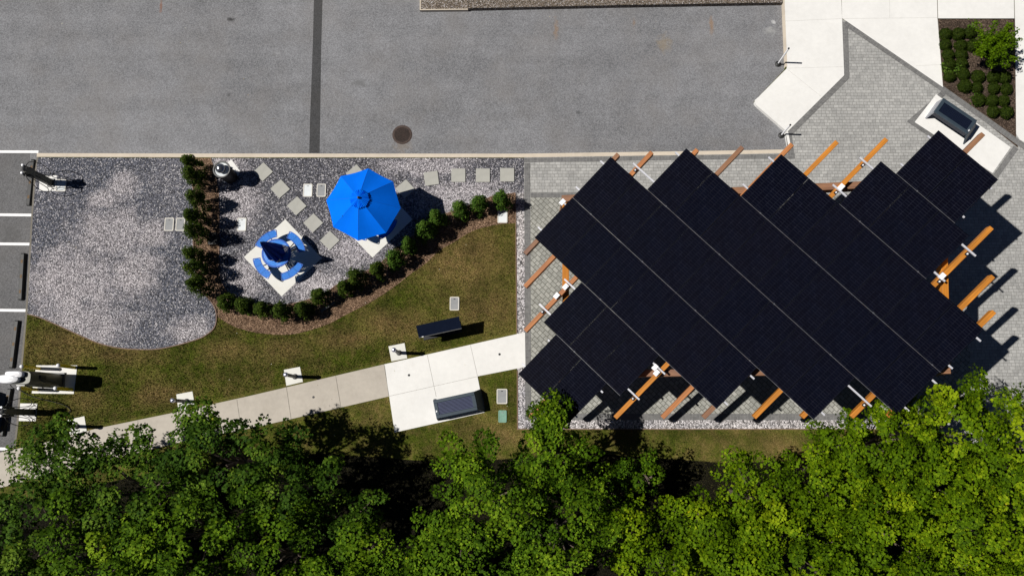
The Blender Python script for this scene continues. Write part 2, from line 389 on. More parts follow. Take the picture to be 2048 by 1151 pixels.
def solar_mat():
    k = NT('solar_glass')
    s = k.n('ShaderNodeSeparateXYZ'); k.t.links.new(k.obj, s.inputs[0])
    def lines(sock, pitch, w):
        f = k.math('FRACT', k.math('DIVIDE', sock, pitch))
        d = k.math('ABSOLUTE', k.math('SUBTRACT', f, .5))
        return k.math('GREATER_THAN', d, .5 - w)
    a = lines(s.outputs[1], .088, .085); b = lines(s.outputs[0], .188, .035)
    l = k.math('MAXIMUM', a, b)
    oi = k.n('ShaderNodeObjectInfo')
    n = k.noise(2.2, 4)
    base = k.mix(k.mapr(oi.outputs['Random'], 0, 1), (.0018, .0022, .0062), (.0030, .0029, .0062))
    base = k.mix(k.mapr(n, .4, .8, 0, .4), base, (.004, .006, .016))
    lc = k.mix(k.mapr(k.noise(5, 3, .7), .35, .7), (.005, .006, .011), (.017, .018, .028))
    c = k.mix(l, base, lc)
    return k.fin(c, .30, spec=.05)
M['solar'] = solar_mat()

# ------------------------------------------------------------------ ground, road, island
def structure(name, mb, mat): return tag(mb.build(name, mat), kind='structure')
m = MB(); m.sheet([(-900, -900), (900, -900), (900, 900), (-900, 900)], -.20); structure('ground', m, M['grass'])
ZR = -.13
m = MB(); m.sheet([tuple(G(-900, 303, ZR)[:2]), (-80, 9), (-160, 90), (160, 90), (160, 9)] + GL([(2600, 330), (60, 330), (60, 303)], ZR), ZR); structure('road', m, M['road'])
m = MB(); m.sheet([(-80, 9.2)] + GL([(90, 303.5), (90, 1300)], ZR) + [(-80, -60)], ZR - .006); structure('parking_lot', m, M['parking'])
m = MB(); m.sheet(GL([(618.5, 306), (639, 306), (640.5, 220), (642, 110), (646.5, -60), (629, -60), (626.5, 60), (623.5, 150), (620, 240)], ZR), ZR + .004); structure('road_patch', m, M['patch'])
park_edge = [(78, 308), (72, 345), (66, 430), (60, 540), (54, 628), (44, 740), (37, 840), (31, 893)]
isl = GL(park_edge + [(-60, 925), (-900, 1080), (-900, 2600), (3400, 2600), (3400, -500), (1566, -500), (1566, 6), (1571, 137), (1509, 202), (1574, 262), (1579, 299), (1430, 303), (1040, 309)])
m = MB(); m.prism(isl, -.19, 0.0); structure('lawn', m, M['grass'])
# kerbs
def ribbon(mb, cl, w, z0, z1):
    P = [Vector((p[0], p[1])) for p in cl]; L = []; Rr = []
    for i, p in enumerate(P):
        a = (P[min(i + 1, len(P) - 1)] - P[i]); b = (P[i] - P[max(i - 1, 0)])
        a = a.normalized() if a.length > 0 else b.normalized(); b = b.normalized() if b.length > 0 else a
        t = (a + b).normalized(); nn = Vector((-t.y, t.x)); sc = 1 / max(.5, nn.dot(Vector((-a.y, a.x))))
        L.append(p + nn * w / 2 * sc); Rr.append(p - nn * w / 2 * sc)
    rings = [[(l.x, l.y, z0), (l.x, l.y, z1), (r.x, r.y, z1), (r.x, r.y, z0)] for l, r in zip(L, Rr)]
    rings = [[Vector(v) for v in r] for r in rings]
    mb.loft(rings, True, True)
m = MB(); ribbon(m, GL([(74, 310.2), (400, 311), (1040, 311.3), (1230, 308.5), (1430, 305.5), (1572, 302.8)]), .155, -.16, .012); structure('kerb', m, M['kerb'])
m = MB(); ribbon(m, GL([(1573.5, 264), (1580, 299)]), .10, -.16, .014); structure('kerb', m, M['white_concrete'])
m = MB(); ribbon(m, GL([(1567.2, -60), (1567.2, 8), (1572.5, 134)]), .07, -.16, .018); structure('kerb', m, M['kerb'])
m = MB()
sm = [(0, 0)]
for i in range(len(park_edge) - 1):
    pass
ribbon(m, GL([(x - 2, y + 5) for x, y in park_edge]), .07, -.17, .002); structure('kerb', m, M['joint'])
# aggregate slab along the top edge of the road
m = MB(); m.prism(GL([(841.5, 19), (936, 18), (936, -900), (841.5, -900)], .0), -.15, -.01); m.prism(GL([(937, 17.5), (1250, 11), (1564.5, 6), (1564.5, -900), (937, -900)], .02), -.15, .05); structure('raised_aggregate_walk', m, M['aggregate'])
m = MB(); ribbon(m, GL([(840.5, -100), (840.5, 19.5), (936, 18.5)], 0), .04, -.15, -.004); structure('kerb', m, M['kerb'])

def smooth_curve(pts, n=6):
    out = []
    for i in range(len(pts) - 1):
        p0 = Vector(pts[max(i - 1, 0)]); p1 = Vector(pts[i]); p2 = Vector(pts[i + 1]); p3 = Vector(pts[min(i + 2, len(pts) - 1)])
        for k in range(n):
            t = k / n
            out.append(tuple(.5 * ((2 * p1) + (-p0 + p2) * t + (2 * p0 - 5 * p1 + 4 * p2 - p3) * t * t + (-p0 + 3 * p1 - 3 * p2 + p3) * t ** 3)))
    out.append(tuple(pts[-1])); return out
# mulch bed under gravel
edgeA = smooth_curve([(371, 316), (376, 340), (386, 372), (388, 430), (387, 490), (392, 545), (402, 580), (420, 600), (431, 618), (433, 640), (428, 656), (416, 667), (398, 677), (350, 691), (310, 698), (270, 698), (230, 694), (190, 683), (140, 661), (100, 643), (75, 633), (55, 628)])
edgeB = smooth_curve([(421.5, 316), (430, 345), (437, 382), (439, 455), (438, 530), (442, 560), (455, 583), (480, 598), (525, 608), (570, 609), (612, 600), (650, 586), (673, 570), (700, 556), (735, 541), (763, 524), (794, 495)], 5)
edgeB2 = [(794, 495), (840, 460), (889, 428), (909, 421.5), (935, 412), (987, 392), (1031, 386)]
mulch_out = smooth_curve([(1030, 446), (990, 450), (945, 462), (905, 486), (880, 500), (850, 528), (825, 545), (790, 572), (745, 602), (700, 625), (660, 646), (620, 660), (575, 669), (520, 666), (480, 657), (455, 646), (434, 632)], 5)
m = MB(); m.sheet(GL([(371, 316)] + edgeA[1:60] + list(reversed(mulch_out)) + [(1031, 386)] + list(reversed(edgeB2[:-1])) + list(reversed(edgeB)) + [(421.5, 316)]), .004)
structure('mulch_bed', m, M['mulch'])
m = MB(); m.sheet(GL(edgeA + [(60, 540), (66, 430), (74, 330), (77, 315)]), .009); structure('gravel_bed', m, M['gravelA'])
m = MB(); m.sheet(GL(edgeB + edgeB2[1:] + [(1036, 857), (1840, 857), (1900, 870), (1900, 845), (1836, 839.5), (1050.5, 839.5), (1047.5, 316)][:0] + [(1048, 386), (1048, 316)]), .009); structure('gravel_bed', m, M['gravelB'])
m = MB(); m.sheet(GL([(1031, 386), (1032.5, 560), (1034, 700), (1035, 857.5), (1850, 857.5), (1850, 839.5), (1050.5, 839.5), (1049.5, 560), (1048, 386)]), .0095); structure('gravel_bed', m, M['gravelC'])
for cl, lab in ((edgeA, 'thin brown edging curving round the large left gravel bed'), (edgeB + edgeB2[1:], 'thin brown edging between the seating gravel and the mulch bed'),
                ([(1034.5, 741), (1035, 857.5), (1850, 857.5)], 'long straight edging between the lawn and the white gravel strip below the pergola'), ([(1031, 388), (1032.5, 560), (1033.5, 665)], 'short thin edging between the lawn and the gravel strip, above the path')):
    m = MB(); ribbon(m, GL(cl), .032, -.02, .03); tag(m.build('garden_edging', M['edging']), lab, 'edging', 'thin edging strips round the gravel')

m = MB(); m.sheet(GL([(-500, 1180), (0, 1010), (350, 935), (640, 905), (900, 925), (1180, 905), (1450, 925), (1800, 915), (2600, 900), (2600, 2200), (-500, 2200)]), .004); structure('grove_shade_sheet', m, M['litter'])  # dark sheet under the maples, deepens their shade by colour
# path and pads
m = MB(); m.prism(GL([(-400, 983), (0, 904), (80, 887), (190, 857), (360, 822), (500, 791), (768, 728), (778, 792), (514, 853), (350, 886), (100, 948), (0, 975), (-400, 1072)]), -.05, .014); structure('path', m, M['path'])
m = MB(); m.prism(GL([(768.6, 728), (1050, 664), (1051, 733), (955, 752), (969, 824), (789.5, 864), (778.6, 792)]), -.05, .018); structure('path', m, M['white_concrete'])
m = MB()
for a, b, w in (((73, 889), (78, 912), .012), ((276, 840), (281, 905), .012), ((474, 798), (483, 862), .014), ((375, 819), (381, 880), .012), ((573, 773.5), (582.6, 838), .016), ((671.6, 751), (682, 814.5), .016), ((175, 862), (180, 925), .012)):
    ribbon(m, GL([a, b]), w, .0, .0162)
structure('path_joint', m, M['joint'])
m = MB()
for a, b in (((854.6, 709), (872.6, 793)), ((941, 689.5), (955, 751)), ((779, 791.5), (954, 752.5)), ((769.5, 729.5), (777.5, 790))):
    ribbon(m, GL([a, b]), .009, .0, .0202)
structure('path_joint', m, M['joint'])
for (x, y, zz) in ((627, 793.6, .014), (818, 749.7, .018), (999, 708, .018)):
    p = G(x, y)
    where = {627: 'on the old beige path', 818: 'in the white slab north of the bench', 999: 'in the white slab nearest the plaza'}[x]
    m = MB(); m.lathe([(.045, -.02), (.045, .006), (.038, .010), (.0, .011)], 16, cap1=False); tag(m.build('drain_cap', M['dark_metal'], loc=(p.x, p.y, zz)), 'small round dark cap set ' + where, 'drain cap', 'round caps set in the path')

PADS = []
def pad(pts, z=.016, mat='pad'):
    PADS.append(GL(pts))
    m = MB(); m.prism(GL(pts), -.05, z); return structure('concrete_pad', m, M[mat])
pad([(353, 788), (385, 782), (391, 815), (357, 821)], mat='pad'); pad([(568, 739), (600, 733), (606, 763), (573, 771)]); pad([(777, 692), (809, 685.5), (814.5, 716), (783, 722)]); pad([(136, 839), (169, 831.5), (174, 862), (140, 869)])
pad([(571, 438.5), (643.5, 516), (563.5, 592.5), (488, 514)]); pad([(753, 361), (825.5, 438.5), (745, 515), (670, 437)])
pad([(79, 351), (114, 351), (114, 382), (79, 382)], mat='white_concrete'); pad([(73, 730), (155, 730), (148, 787), (64, 786)], mat='white_concrete'); pad([(41, 806), (75, 806.5), (72, 841.5), (38, 841)], mat='white_concrete')
pad([(438, 338), (463, 319), (481, 343), (468, 366), (449, 366)], mat='white_concrete')
pad([(1872, 189), (2021, 294.7), (1985, 346), (1829, 244.5)], mat='white_concrete', z=.014)

# pavements top right
zc = .016
m = MB(); m.prism(GL([(1569, -60), (1569, 8), (1573.5, 137), (1516, 195), (1510, 200), (1509.5, 206), (1513, 211), (1574, 264), (1688, 151), (1680, -60)]), -.15, zc); structure('pavement', m, M['white_concrete'])
m = MB(); m.prism(GL([(1682, -60), (1684, 37), (1885.5, 175), (1874.5, 39), (1872, -60)]), -.05, zc); structure('pavement', m, M['white_concrete'])
m = MB(); m.prism(GL([(1873.5, -60), (1876, 37.5), (2028, 37.5), (2026, -60)]), -.05, zc); structure('pavement', m, M['white_concrete'])
m = MB(); m.prism(GL([(2027.5, -60), (2030, 50), (2032, 268), (2040, 280), (2300, 420), (2300, -60)]), -.05, zc); structure('pavement', m, M['white_concrete'])
m = MB()
for a, b in (((1569, 43), (1682, 38)), ((1573, 137), (1686, 134)), ((1573, 138), (1641, 193)), ((1684, 38), (1875, 36)), ((1832, 132), (1882, 130)), ((1778, -50), (1779, 37))):
    ribbon(m, GL([a, b]), .009, .0, zc + .0022)
structure('pavement_joint', m, simple('joint_faint', (.47, .46, .43), .9))
m = MB()
for a, b in (((1681, -60), (1684, 38)), ((1873, -60), (1875.5, 38)), ((2027, -60), (2029, 38)), ((1876, 38.5), (2029, 38.5)), ((1875.5, 38), (1885.5, 176))):
    ribbon(m, GL([a, b]), .02, .0, zc - .006)
structure('pavement_joint', m, M['joint'])
m = MB(); m.sheet(GL([(1876, 38), (2030, 38), (2032, 275), (2036, 296), (1886, 178)]), .010); structure('planting_bed', m, M['mulch2'])

# plaza
m = MB(); m.sheet(GL([(1048, 315), (1581, 306), (1574, 264), (1688, 150), (1684, 38), (2400, 510), (2400, 900), (1850, 900), (1850, 839.5), (1050.5, 839.5)]), .005); structure('plaza_paving', m, M['pav'])
m = MB(); m.sheet(GL([(1061, 392), (1500, 392), (1700, 392), (1860, 560), (1940, 700), (1940, 830), (1062, 830)]), .0075); structure('plaza_paving', m, M['pavd'])
def band(pts, w, z=.011):
    cl = [Vector((p[0], p[1])) for p in GL(pts)]
    L = []; Rr = []; D = [0.]
    for i, p in enumerate(cl):
        a = (cl[min(i + 1, len(cl) - 1)] - cl[i]); b = (cl[i] - cl[max(i - 1, 0)])
        a = a.normalized() if a.length > 0 else b.normalized(); b = b.normalized() if b.length > 0 else a
        t = (a + b).normalized(); nn = Vector((-t.y, t.x)); sc = 1 / max(.5, nn.dot(Vector((-a.y, a.x))))
        L.append(p + nn * w / 2 * sc); Rr.append(p - nn * w / 2 * sc)
        if i: D.append(D[-1] + (cl[i] - cl[i - 1]).length)
    v = [(q.x, q.y, z) for q in L] + [(q.x, q.y, z) for q in Rr]; n = len(cl)
    f = [(i + n, i + 1 + n, i + 1, i) for i in range(n - 1)]
    mb = MB(); mb.add(v, f); o = mb.build('plaza_border', M['band']); uvl = o.data.uv_layers.new(name='uv')
    for fi, (i0) in enumerate(range(n - 1)):
        p = o.data.polygons[fi]
        for li, (d, s) in zip(p.loop_indices, ((D[i0], 0), (D[i0 + 1], 0), (D[i0 + 1], w), (D[i0], w))):
            uvl.data[li].uv = (s + .15, d)
    tag(o, kind='structure')
band([(1048, 320.5), (1230, 317.5), (1430, 314.5), (1590, 312)], .19)
band([(1054.5, 326), (1055, 560), (1056.5, 839.5)], .22, .0125)
band([(1061, 390.5), (1180, 390), (1300, 389)], .20, .0145)
band([(1062, 833), (1450, 833), (1850, 833)], .24, .011)
band([(1583, 318), (1577, 268), (1692.5, 154), (1689.5, 44)], .24, .0135)
band([(1689, 46), (1780, 107), (1886, 179), (1960, 231), (2036, 285), (2130, 350)], .235, .0155)
band([(1889, 183), (1877, 196), (1822, 243), (1988, 356), (2032, 295)], .22, .0115)

# parking lines
for a, b in (((-300, 302.6), (77, 303.6)), ((-300, 426), (63, 430)), ((-300, 484.5), (59, 488)), ((-300, 616), (52.5, 620.5)), ((-300, 893), (22, 897))):
    m = MB(); P = GL([a, b], ZR); ribbon(m, P, .105, ZR - .002, ZR + .005); structure('parking_line', m, M['line'])

# ------------------------------------------------------------------ lawn blades (uncountable)
def in_poly(x, y, poly):
    r = np.zeros(len(x), bool); n = len(poly)
    for i in range(n):
        x1, y1 = poly[i]; x2, y2 = poly[(i + 1) % n]
        c = ((y1 > y) != (y2 > y)); t = (x2 - x1) * (y - y1) / ((y2 - y1) if y2 != y1 else 1e-9) + x1
        r ^= c & (x < t)
    return r
def np_mesh(name, V, nper, nf, mat, tone=None, parent=None, loc=(0, 0, 0)):
    """V (nf*nper,3): nf polygons of nper own vertices"""
    me = bpy.data.meshes.new(name); me.vertices.add(nf * nper); me.vertices.foreach_set('co', V.astype(np.float32).ravel())
    me.loops.add(nf * nper); me.loops.foreach_set('vertex_index', np.arange(nf * nper, dtype=np.int32))
    me.polygons.add(nf); me.polygons.foreach_set('loop_start', np.arange(0, nf * nper, nper, dtype=np.int32))
    try: me.polygons.foreach_set('loop_total', np.full(nf, nper, dtype=np.int32))
    except Exception: pass
    if tone is not None:
        at = me.attributes.new('tone', 'FLOAT', 'FACE'); at.data.foreach_set('value', tone.astype(np.float32))
    me.materials.append(mat); me.update(calc_edges=True)
    o = bpy.data.objects.new(name, me); COL.objects.link(o); o.location = loc
    if parent: o.parent = parent
    return o
rng = np.random.default_rng(5)
lawn_zone = GL([(56, 632)] + list(reversed(edgeA))[3:-40] + [(434, 634)] + list(reversed(mulch_out)) + [(1030, 662), (768, 722), (300, 828), (190, 850), (40, 888)])
lawn_zone2 = GL([(100, 955), (514, 858), (776, 797), (788, 868), (972, 828), (958, 756), (1032, 740), (1033, 861), (1900, 861), (1900, 1000), (100, 1100)])
def blades(zone, n, name):
    xs = [p[0] for p in zone]; ys = [p[1] for p in zone]
    x = rng.uniform(min(xs), max(xs), n); y = rng.uniform(min(ys), max(ys), n); k = in_poly(x, y, zone)
    for pz in PADS: k &= ~in_poly(x, y, pz)
    for (cx_, cy_) in ((909, 607), (1004, 792), (1005, 832), (1005, 433)):
        q_ = G(cx_, cy_); k &= ~((abs(x - q_.x) < .21) & (abs(y - q_.y) < .30))
    x = x[k]; y = y[k]; n = len(x)
    a = rng.uniform(0, 2 * np.pi, n); w = rng.uniform(.007, .016, n); h = rng.uniform(.02, .05, n); l = rng.uniform(0, .035, n); b = rng.uniform(0, 2 * np.pi, n)
    V = np.zeros((n, 3, 3)); V[:, 0] = np.c_[x - np.cos(a) * w, y - np.sin(a) * w, np.full(n, .0)]; V[:, 1] = np.c_[x + np.cos(a) * w, y + np.sin(a) * w, np.full(n, .0)]
    V[:, 2] = np.c_[x + np.cos(b) * l, y + np.sin(b) * l, h]
    o = np_mesh(name, V.reshape(-1, 3), 3, n, M['grass']); return tag(o, 'short dry green and tan grass of the mown lawn', 'grass', kind='stuff')
blades(lawn_zone, 190000, 'lawn_grass'); blades(lawn_zone2, 90000, 'lawn_grass')

def stones(zone, n, name, label, lo, hi, pads=()):
    xs = [p[0] for p in zone]; ys = [p[1] for p in zone]
    x = rng.uniform(min(xs), max(xs), n); y = rng.uniform(min(ys), max(ys), n); k = in_poly(x, y, zone)
    for pz in list(PADS) + list(pads): k &= ~in_poly(x, y, pz)
    x = x[k]; y = y[k]; n = len(x); r_ = rng.uniform(lo, hi, n); a = rng.uniform(0, 6.28, n); e = rng.uniform(.6, 1., n)
    tri = []
    top = np.c_[x + r_ * .2 * np.cos(a * 3), y + r_ * .2 * np.sin(a * 5), .008 + r_ * .8]
    ring = [np.c_[x + r_ * (1 if q % 2 else e) * np.cos(a + q * 1.2566), y + r_ * (1 if q % 2 else e) * np.sin(a + q * 1.2566), np.full(n, .008)] for q in range(5)]
    V = np.stack([np.stack([ring[q], ring[(q + 1) % 5], top], 1) for q in range(5)], 1).reshape(-1, 3)
    o = np_mesh(name, V, 3, n * 5, M['stones'], np.repeat(rng.random(n), 5)); return tag(o, label, 'stones', kind='stuff')
kst = NT('loose_stones'); kat = kst.n('ShaderNodeAttribute', attribute_name='tone')
M['stones'] = kst.fin(kst.ramp(kat.outputs['Fac'], [(0, (.07, .075, .095)), (.45, (.17, .175, .20)), (.75, (.42, .40, .41)), (1, (.72, .68, .68))]), .8, spec=.2)
SP = []
for (x_, y_) in ((527, 344), (561, 378), (594, 412), (627, 446), (660, 481), (712, 348), (811, 378), (863, 357), (917, 351), (966, 351), (1014.5, 350)):
    q_ = G(x_, y_); SP.append([(q_.x + .36 * math.cos(t_), q_.y + .36 * math.sin(t_)) for t_ in np.linspace(0, 6.28, 9)[:-1]])
for (x_, y_) in ((616, 381), (643, 381), (339, 449), (361.5, 449), (484, 449), (123, 371)):
    q_ = G(x_, y_); SP.append([(q_.x - .19, q_.y - .27), (q_.x + .19, q_.y - .27), (q_.x + .19, q_.y + .27), (q_.x - .19, q_.y + .27)])
stones(GL(edgeA + [(60, 540), (66, 430), (74, 330), (77, 317)]), 9000, 'gravel_stones', 'loose pebbles lying on top of the left gravel bed', .012, .028, SP)
stones(GL(edgeB + edgeB2[1:] + [(1046, 386), (1046, 318)]), 8000, 'gravel_stones', 'loose pebbles lying on top of the seating gravel', .012, .028, SP)
def litter(n):
    rg = np.random.default_rng(31); zone = GL([(60, 640), (1030, 450), (1030, 860), (60, 930)]); xs = [p[0] for p in zone]; ys = [p[1] for p in zone]
    x = np.r_[rg.uniform(min(xs), max(xs), n), rg.uniform(G(40, 0).x, G(1500, 0).x, 26)]; y = np.r_[rg.uniform(min(ys), max(ys), n), rg.uniform(G(0, 290).y, G(0, 10).y, 26)]
    z = np.r_[np.full(n, .03), np.full(26, ZR + .01)]; n2 = len(x); sz = rg.uniform(.02, .04, n2)
    V, k, n3 = leaves(np.c_[x, y, z], np.c_[rg.normal(scale=.25, size=(n2, 2)), np.ones(n2)], sz, rg)
    o = np_mesh('fallen_leaves', V, k, n3, M['drybits'], rg.random(n3)); tag(o, 'few tiny dry leaves and pale specks scattered on the lawn, path and road', 'leaves', kind='stuff')
kst = NT('dry_leaf_bits'); kat = kst.n('ShaderNodeAttribute', attribute_name='tone')
M['drybits'] = kst.fin(kst.ramp(kat.outputs['Fac'], [(0, (.10, .05, .02)), (.6, (.30, .22, .08)), (.8, (.55, .5, .3)), (1, (.8, .78, .7))]), .8, spec=.2)

# ------------------------------------------------------------------ foliage makers
LEAF = np.array([(0, -.5), (.32, -.28), (.5, .08), (.2, .08), (0, .55), (-.2, .08), (-.5, .08), (-.32, -.28)])
def leaves(centers, normals, size, rg, shape=LEAF, fold=.18):
    n = len(centers); nr = normals / np.linalg.norm(normals, axis=1)[:, None]
    ref = rg.normal(size=(n, 3)); t = ref - (ref * nr).sum(1)[:, None] * nr; t /= np.linalg.norm(t, axis=1)[:, None]; b = np.cross(nr, t)
    k = len(shape); V = np.zeros((n, k, 3))
    for i, (sx, sy) in enumerate(shape):
        V[:, i] = centers + size[:, None] * (sx * t + sy * b - fold * (abs(sx) * 1.6) ** 2 * nr)
    return V.reshape(-1, 3), k, n
litter(70)
def maple(px, py, zc, R, Hc, seed, mat, label, nclump=92, perc=130, spikes=(), gap=.62):
    rg = np.random.default_rng(seed); base = G(px, py, zc); base.z = 0
    t = thing('maple_tree', base, label, 'tree', 'maple trees along the south edge of the lawn')
    top = zc + Hc; lob = rg.uniform(0, 2 * np.pi, 3)
    # trunk and limbs
    fork = 1.5 + rg.uniform(0, .4); mb = MB()
    mb.tube([(0, 0, 0), (.03, -.02, .7), (-.03, .04, fork), (.02, 0, top * .72)], [.13, .105, .09, .04], 9); mb.build('trunk', M['bark'], t, smooth=True)
    nl = 10
    cl = []
    for i in range(nclump):
        th = rg.uniform(0, 2 * np.pi); u = rg.uniform(-.35, 1) ; rr = math.sqrt(max(0, 1 - u * u)) * (.55 + .5 * rg.random() ** .5) 
        lobe = 1 + .20 * math.sin(3 * th + lob[0]) + .17 * math.sin(5 * th + lob[1]) + .10 * math.sin(9 * th + lob[2])
        s = rg.uniform(.80, 1.0) if rg.random() < .82 else rg.uniform(.4, .8)
        cl.append((R * rr * lobe * math.cos(th), R * rr * lobe * math.sin(th), zc + Hc * u * s))
    for (sx, sy, sz) in spikes:
        q = G(sx, sy, sz) - base
        for f in (.55, .75, .9, 1.0): cl.append((q.x * f, q.y * f, (zc + .2) * (1 - f) + sz * f))
    # keep the leaf masses apart so that dark gaps stay between them
    kept = []
    for c_ in cl:
        c_ = np.array(c_)
        if all(np.linalg.norm((c_ - q_) * np.array([1, 1, .75])) > gap for q_ in kept) or (spikes and len(kept) and c_ is cl[-1]): kept.append(c_)
    for (sx, sy, sz) in spikes:
        q = G(sx, sy, sz) - base
        for f in (.6, .8, 1.0): kept.append(np.array((q.x * f, q.y * f, (zc + .2) * (1 - f) + sz * f)))
    cl = np.array(kept)
    br = MB()
    for i in range(nl):
        a = cl[rg.integers(len(cl))] * np.array([.85, .85, .92]); s0 = Vector((0, 0, fork * rg.uniform(.8, 1.5))); e = Vector(a)
        mid = s0.lerp(e, .5) + Vector((0, 0, .25)); br.tube([s0, mid, e], [.05, .032, .012], 6)
    br.build('branch', M['bark'], t)
    for i in range(6):
        pass
    C = []; N = []; S = []; T = []
    for c in cl:
        r = rg.uniform(.24, .50); ax_ = rg.uniform(.7, 1.35); n = int(perc * (r / .38) ** 2 * rg.uniform(.6, 1.15))
        d = rg.normal(size=(n, 3)); d[:, 2] = np.abs(d[:, 2]) * .9 - .15; d /= np.linalg.norm(d, axis=1)[:, None]
        rad = r * rg.uniform(.62, 1.05, n)[:, None]
        aa = rg.uniform(0, 3.14); dd = d * rad * np.array([1.05 * ax_, 1.05 / ax_, .75]); p = c + np.c_[dd[:, 0] * math.cos(aa) - dd[:, 1] * math.sin(aa), dd[:, 0] * math.sin(aa) + dd[:, 1] * math.cos(aa), dd[:, 2]]
        out = (c - np.array([0, 0, zc])); out = out / (np.linalg.norm(out) + 1e-6)
        N.append(d * .8 + np.array([0, 0, .55]) + out * .35 + rg.normal(scale=.33, size=(n, 3))); C.append(p); S.append(rg.uniform(.065, .125, n))
        tb = rg.uniform(.15, .66) if rg.random() > .03 else .85; T.append(np.clip(tb + rg.normal(scale=.17, size=n), 0, .93) + (rg.random(n) < .012) * .2)
    V, k, n = leaves(np.vstack(C), np.vstack(N), np.concatenate(S), rg)
    np_mesh('foliage', V, k, n, mat, np.clip(np.concatenate(T), 0, 1), t)
    return t
QUAD = np.array([(0, -.5), (.38, -.05), (.12, .5), (-.12, .5), (-.38, -.05)])
def cone_shrub(px, py, hgt, r, seed, mat, label, base_px=None, group='dark green shrubs of the curving hedge'):
    rg = np.random.default_rng(seed)
    b = G(*base_px) if base_px else G(px, py, hgt * .5); b.z = .004
    t = thing('hedge_shrub', b, label, 'shrub', group, rz=rg.uniform(0, 6))
    mb = MB(); mb.tube([(0, 0, 0), (.01, .01, hgt * .5), (0, .02, hgt * .85)], [.025, .018, .006], 6); mb.build('stem', M['bark'], t)
    C = []; N = []; S = []; T = []
    for i in range(60):
        u = rg.random() ** .85; th = rg.uniform(0, 6.28); z = hgt * (.1 + .82 * u); rr = r * (1 - u ** 2.2 * .8) * rg.uniform(.45, 1.05)
        c = np.array([rr * math.cos(th), rr * math.sin(th), z]); n = 48; cr = rg.uniform(.07, .14)
        d = rg.normal(size=(n, 3)); d /= np.linalg.norm(d, axis=1)[:, None]
        C.append(c + d * cr * np.array([1, 1, 1.3])); N.append(d + c * np.array([1, 1, 0]) + np.array([0, 0, .5]) + rg.normal(scale=.4, size=(n, 3))); S.append(rg.uniform(.035, .07, n)); T.append(np.clip(rg.uniform(.15, .7) + rg.normal(scale=.16, size=n), 0, .95))
    V, k, n = leaves(np.vstack(C), np.vstack(N), np.concatenate(S), rg, QUAD, .1)
    np_mesh('foliage', V, k, n, mat, np.concatenate(T), t); return t
def globe_mesh(seed, r, mat):
    rg = np.random.default_rng(seed); n = 1500
    d = rg.normal(size=(n, 3)); d[:, 2] = np.abs(d[:, 2]); d /= np.linalg.norm(d, axis=1)[:, None]
    bum = 1 + .10 * np.sin(d[:, 0] * 7 + seed) * np.cos(d[:, 1] * 6)
    C = d * (r * rg.uniform(.86, 1.03, n) * bum)[:, None] * np.array([1, 1, .95]) + np.array([0, 0, r * .2])
    V, k, n = leaves(C, d + rg.normal(scale=.45, size=(n, 3)), rg.uniform(.03, .05, n), rg, QUAD, .1)
    return V, k, n, np.clip(rg.normal(.4, .2, n), 0, .95)

# ------------------------------------------------------------------ solar pergola
PA, PB, PC = 2.6645, .13985, .083285; PHI = -.77689; PP = 1.19017; PQ = 1.8484; X0, Y0 = .2760, 1.1947
EX = Vector((math.cos(PHI), math.sin(PHI))); EY = Vector((-math.sin(PHI), math.cos(PHI)))
def plane_z(x, y, dz=0.): return PA + PB * x + PC * y + dz
def UV(u, v, dz=0.):
    x = X0 + EX.x * u * PP + EY.x * v * PQ; y = Y0 + EX.y * u * PP + EY.y * v * PQ
    return Vector((x, y, plane_z(x, y, dz)))
perg = thing('solar_pergola', (7.3, 4.7, 0), 'large timber pergola roofed with staggered rows of black solar panels over the plaza', 'pergola')
PB0 = Vector((7.3, 4.7, 0))
nrm = Vector((-PB, -PC, 1)).normalized(); exd = Vector((EX.x, EX.y, PB * EX.x + PC * EX.y)).normalized(); eyd = nrm.cross(exd)
def slab(name, c, lx, ly, lz, mat, mi_frame=None, parent=perg):
    """box aligned with the roof slope, centred on c, with its own local axes"""
    mb = MB(); mb.box((0, 0, 0), (lx, ly, lz)); o = mb.build(name, mat, parent)
    Mx = Matrix((exd, eyd, nrm)).transposed().to_4x4(); Mx.translation = c - PB0; o.matrix_local = Mx; return o
off = [-.672, -1.180, -3.068, -3.072, -1.675, .339, 2.397, 2.900]; cnt = [2, 3, 7, 9, 9, 7, 3, 2]
kx = UV(1, 0).__sub__(UV(0, 0)).length; ky = (UV(0, 1) - UV(0, 0)).length
for s in range(8):
    for i in range(cnt[s]):
        c = UV(off[s] + i + .5, s + .5, -.018)
        mb = MB(); fx, fy = kx - .005, ky - .014; fw = .016
        mb.box((0, 0, 0), (fx - 2 * fw, fy - 2 * fw, .030), mi=0)
        for sgn in (-1, 1):
            mb.box((0, sgn * (fy / 2 - fw / 2), .0015), (fx, fw, .036), mi=1); mb.box((sgn * (fx / 2 - fw / 2), 0, .0015), (fw, fy - 2 * fw, .036), mi=1)
        o = mb.build('solar_panel', [M['solar'], M['frame_black']], perg)
        Mx = Matrix((exd, eyd, nrm)).transposed().to_4x4(); Mx.translation = c - PB0; o.matrix_local = Mx
# silver strips along the seams between rows
for j in range(1, 8):
    a = max(off[j - 1], off[j]); b = off[j] + cnt[j] if j < 7 else off[7] + 2
    slab('seam_strip', UV((a + b) / 2, j, .006), (b - a) * kx, .013, .008, M['seam'])
    k = math.ceil(a - off[j])
    for q in range(0, int(b - a), 2):
        slab('clamp', UV(a + .72 + q, j, .016), .05, .040, .015, M['seam'])
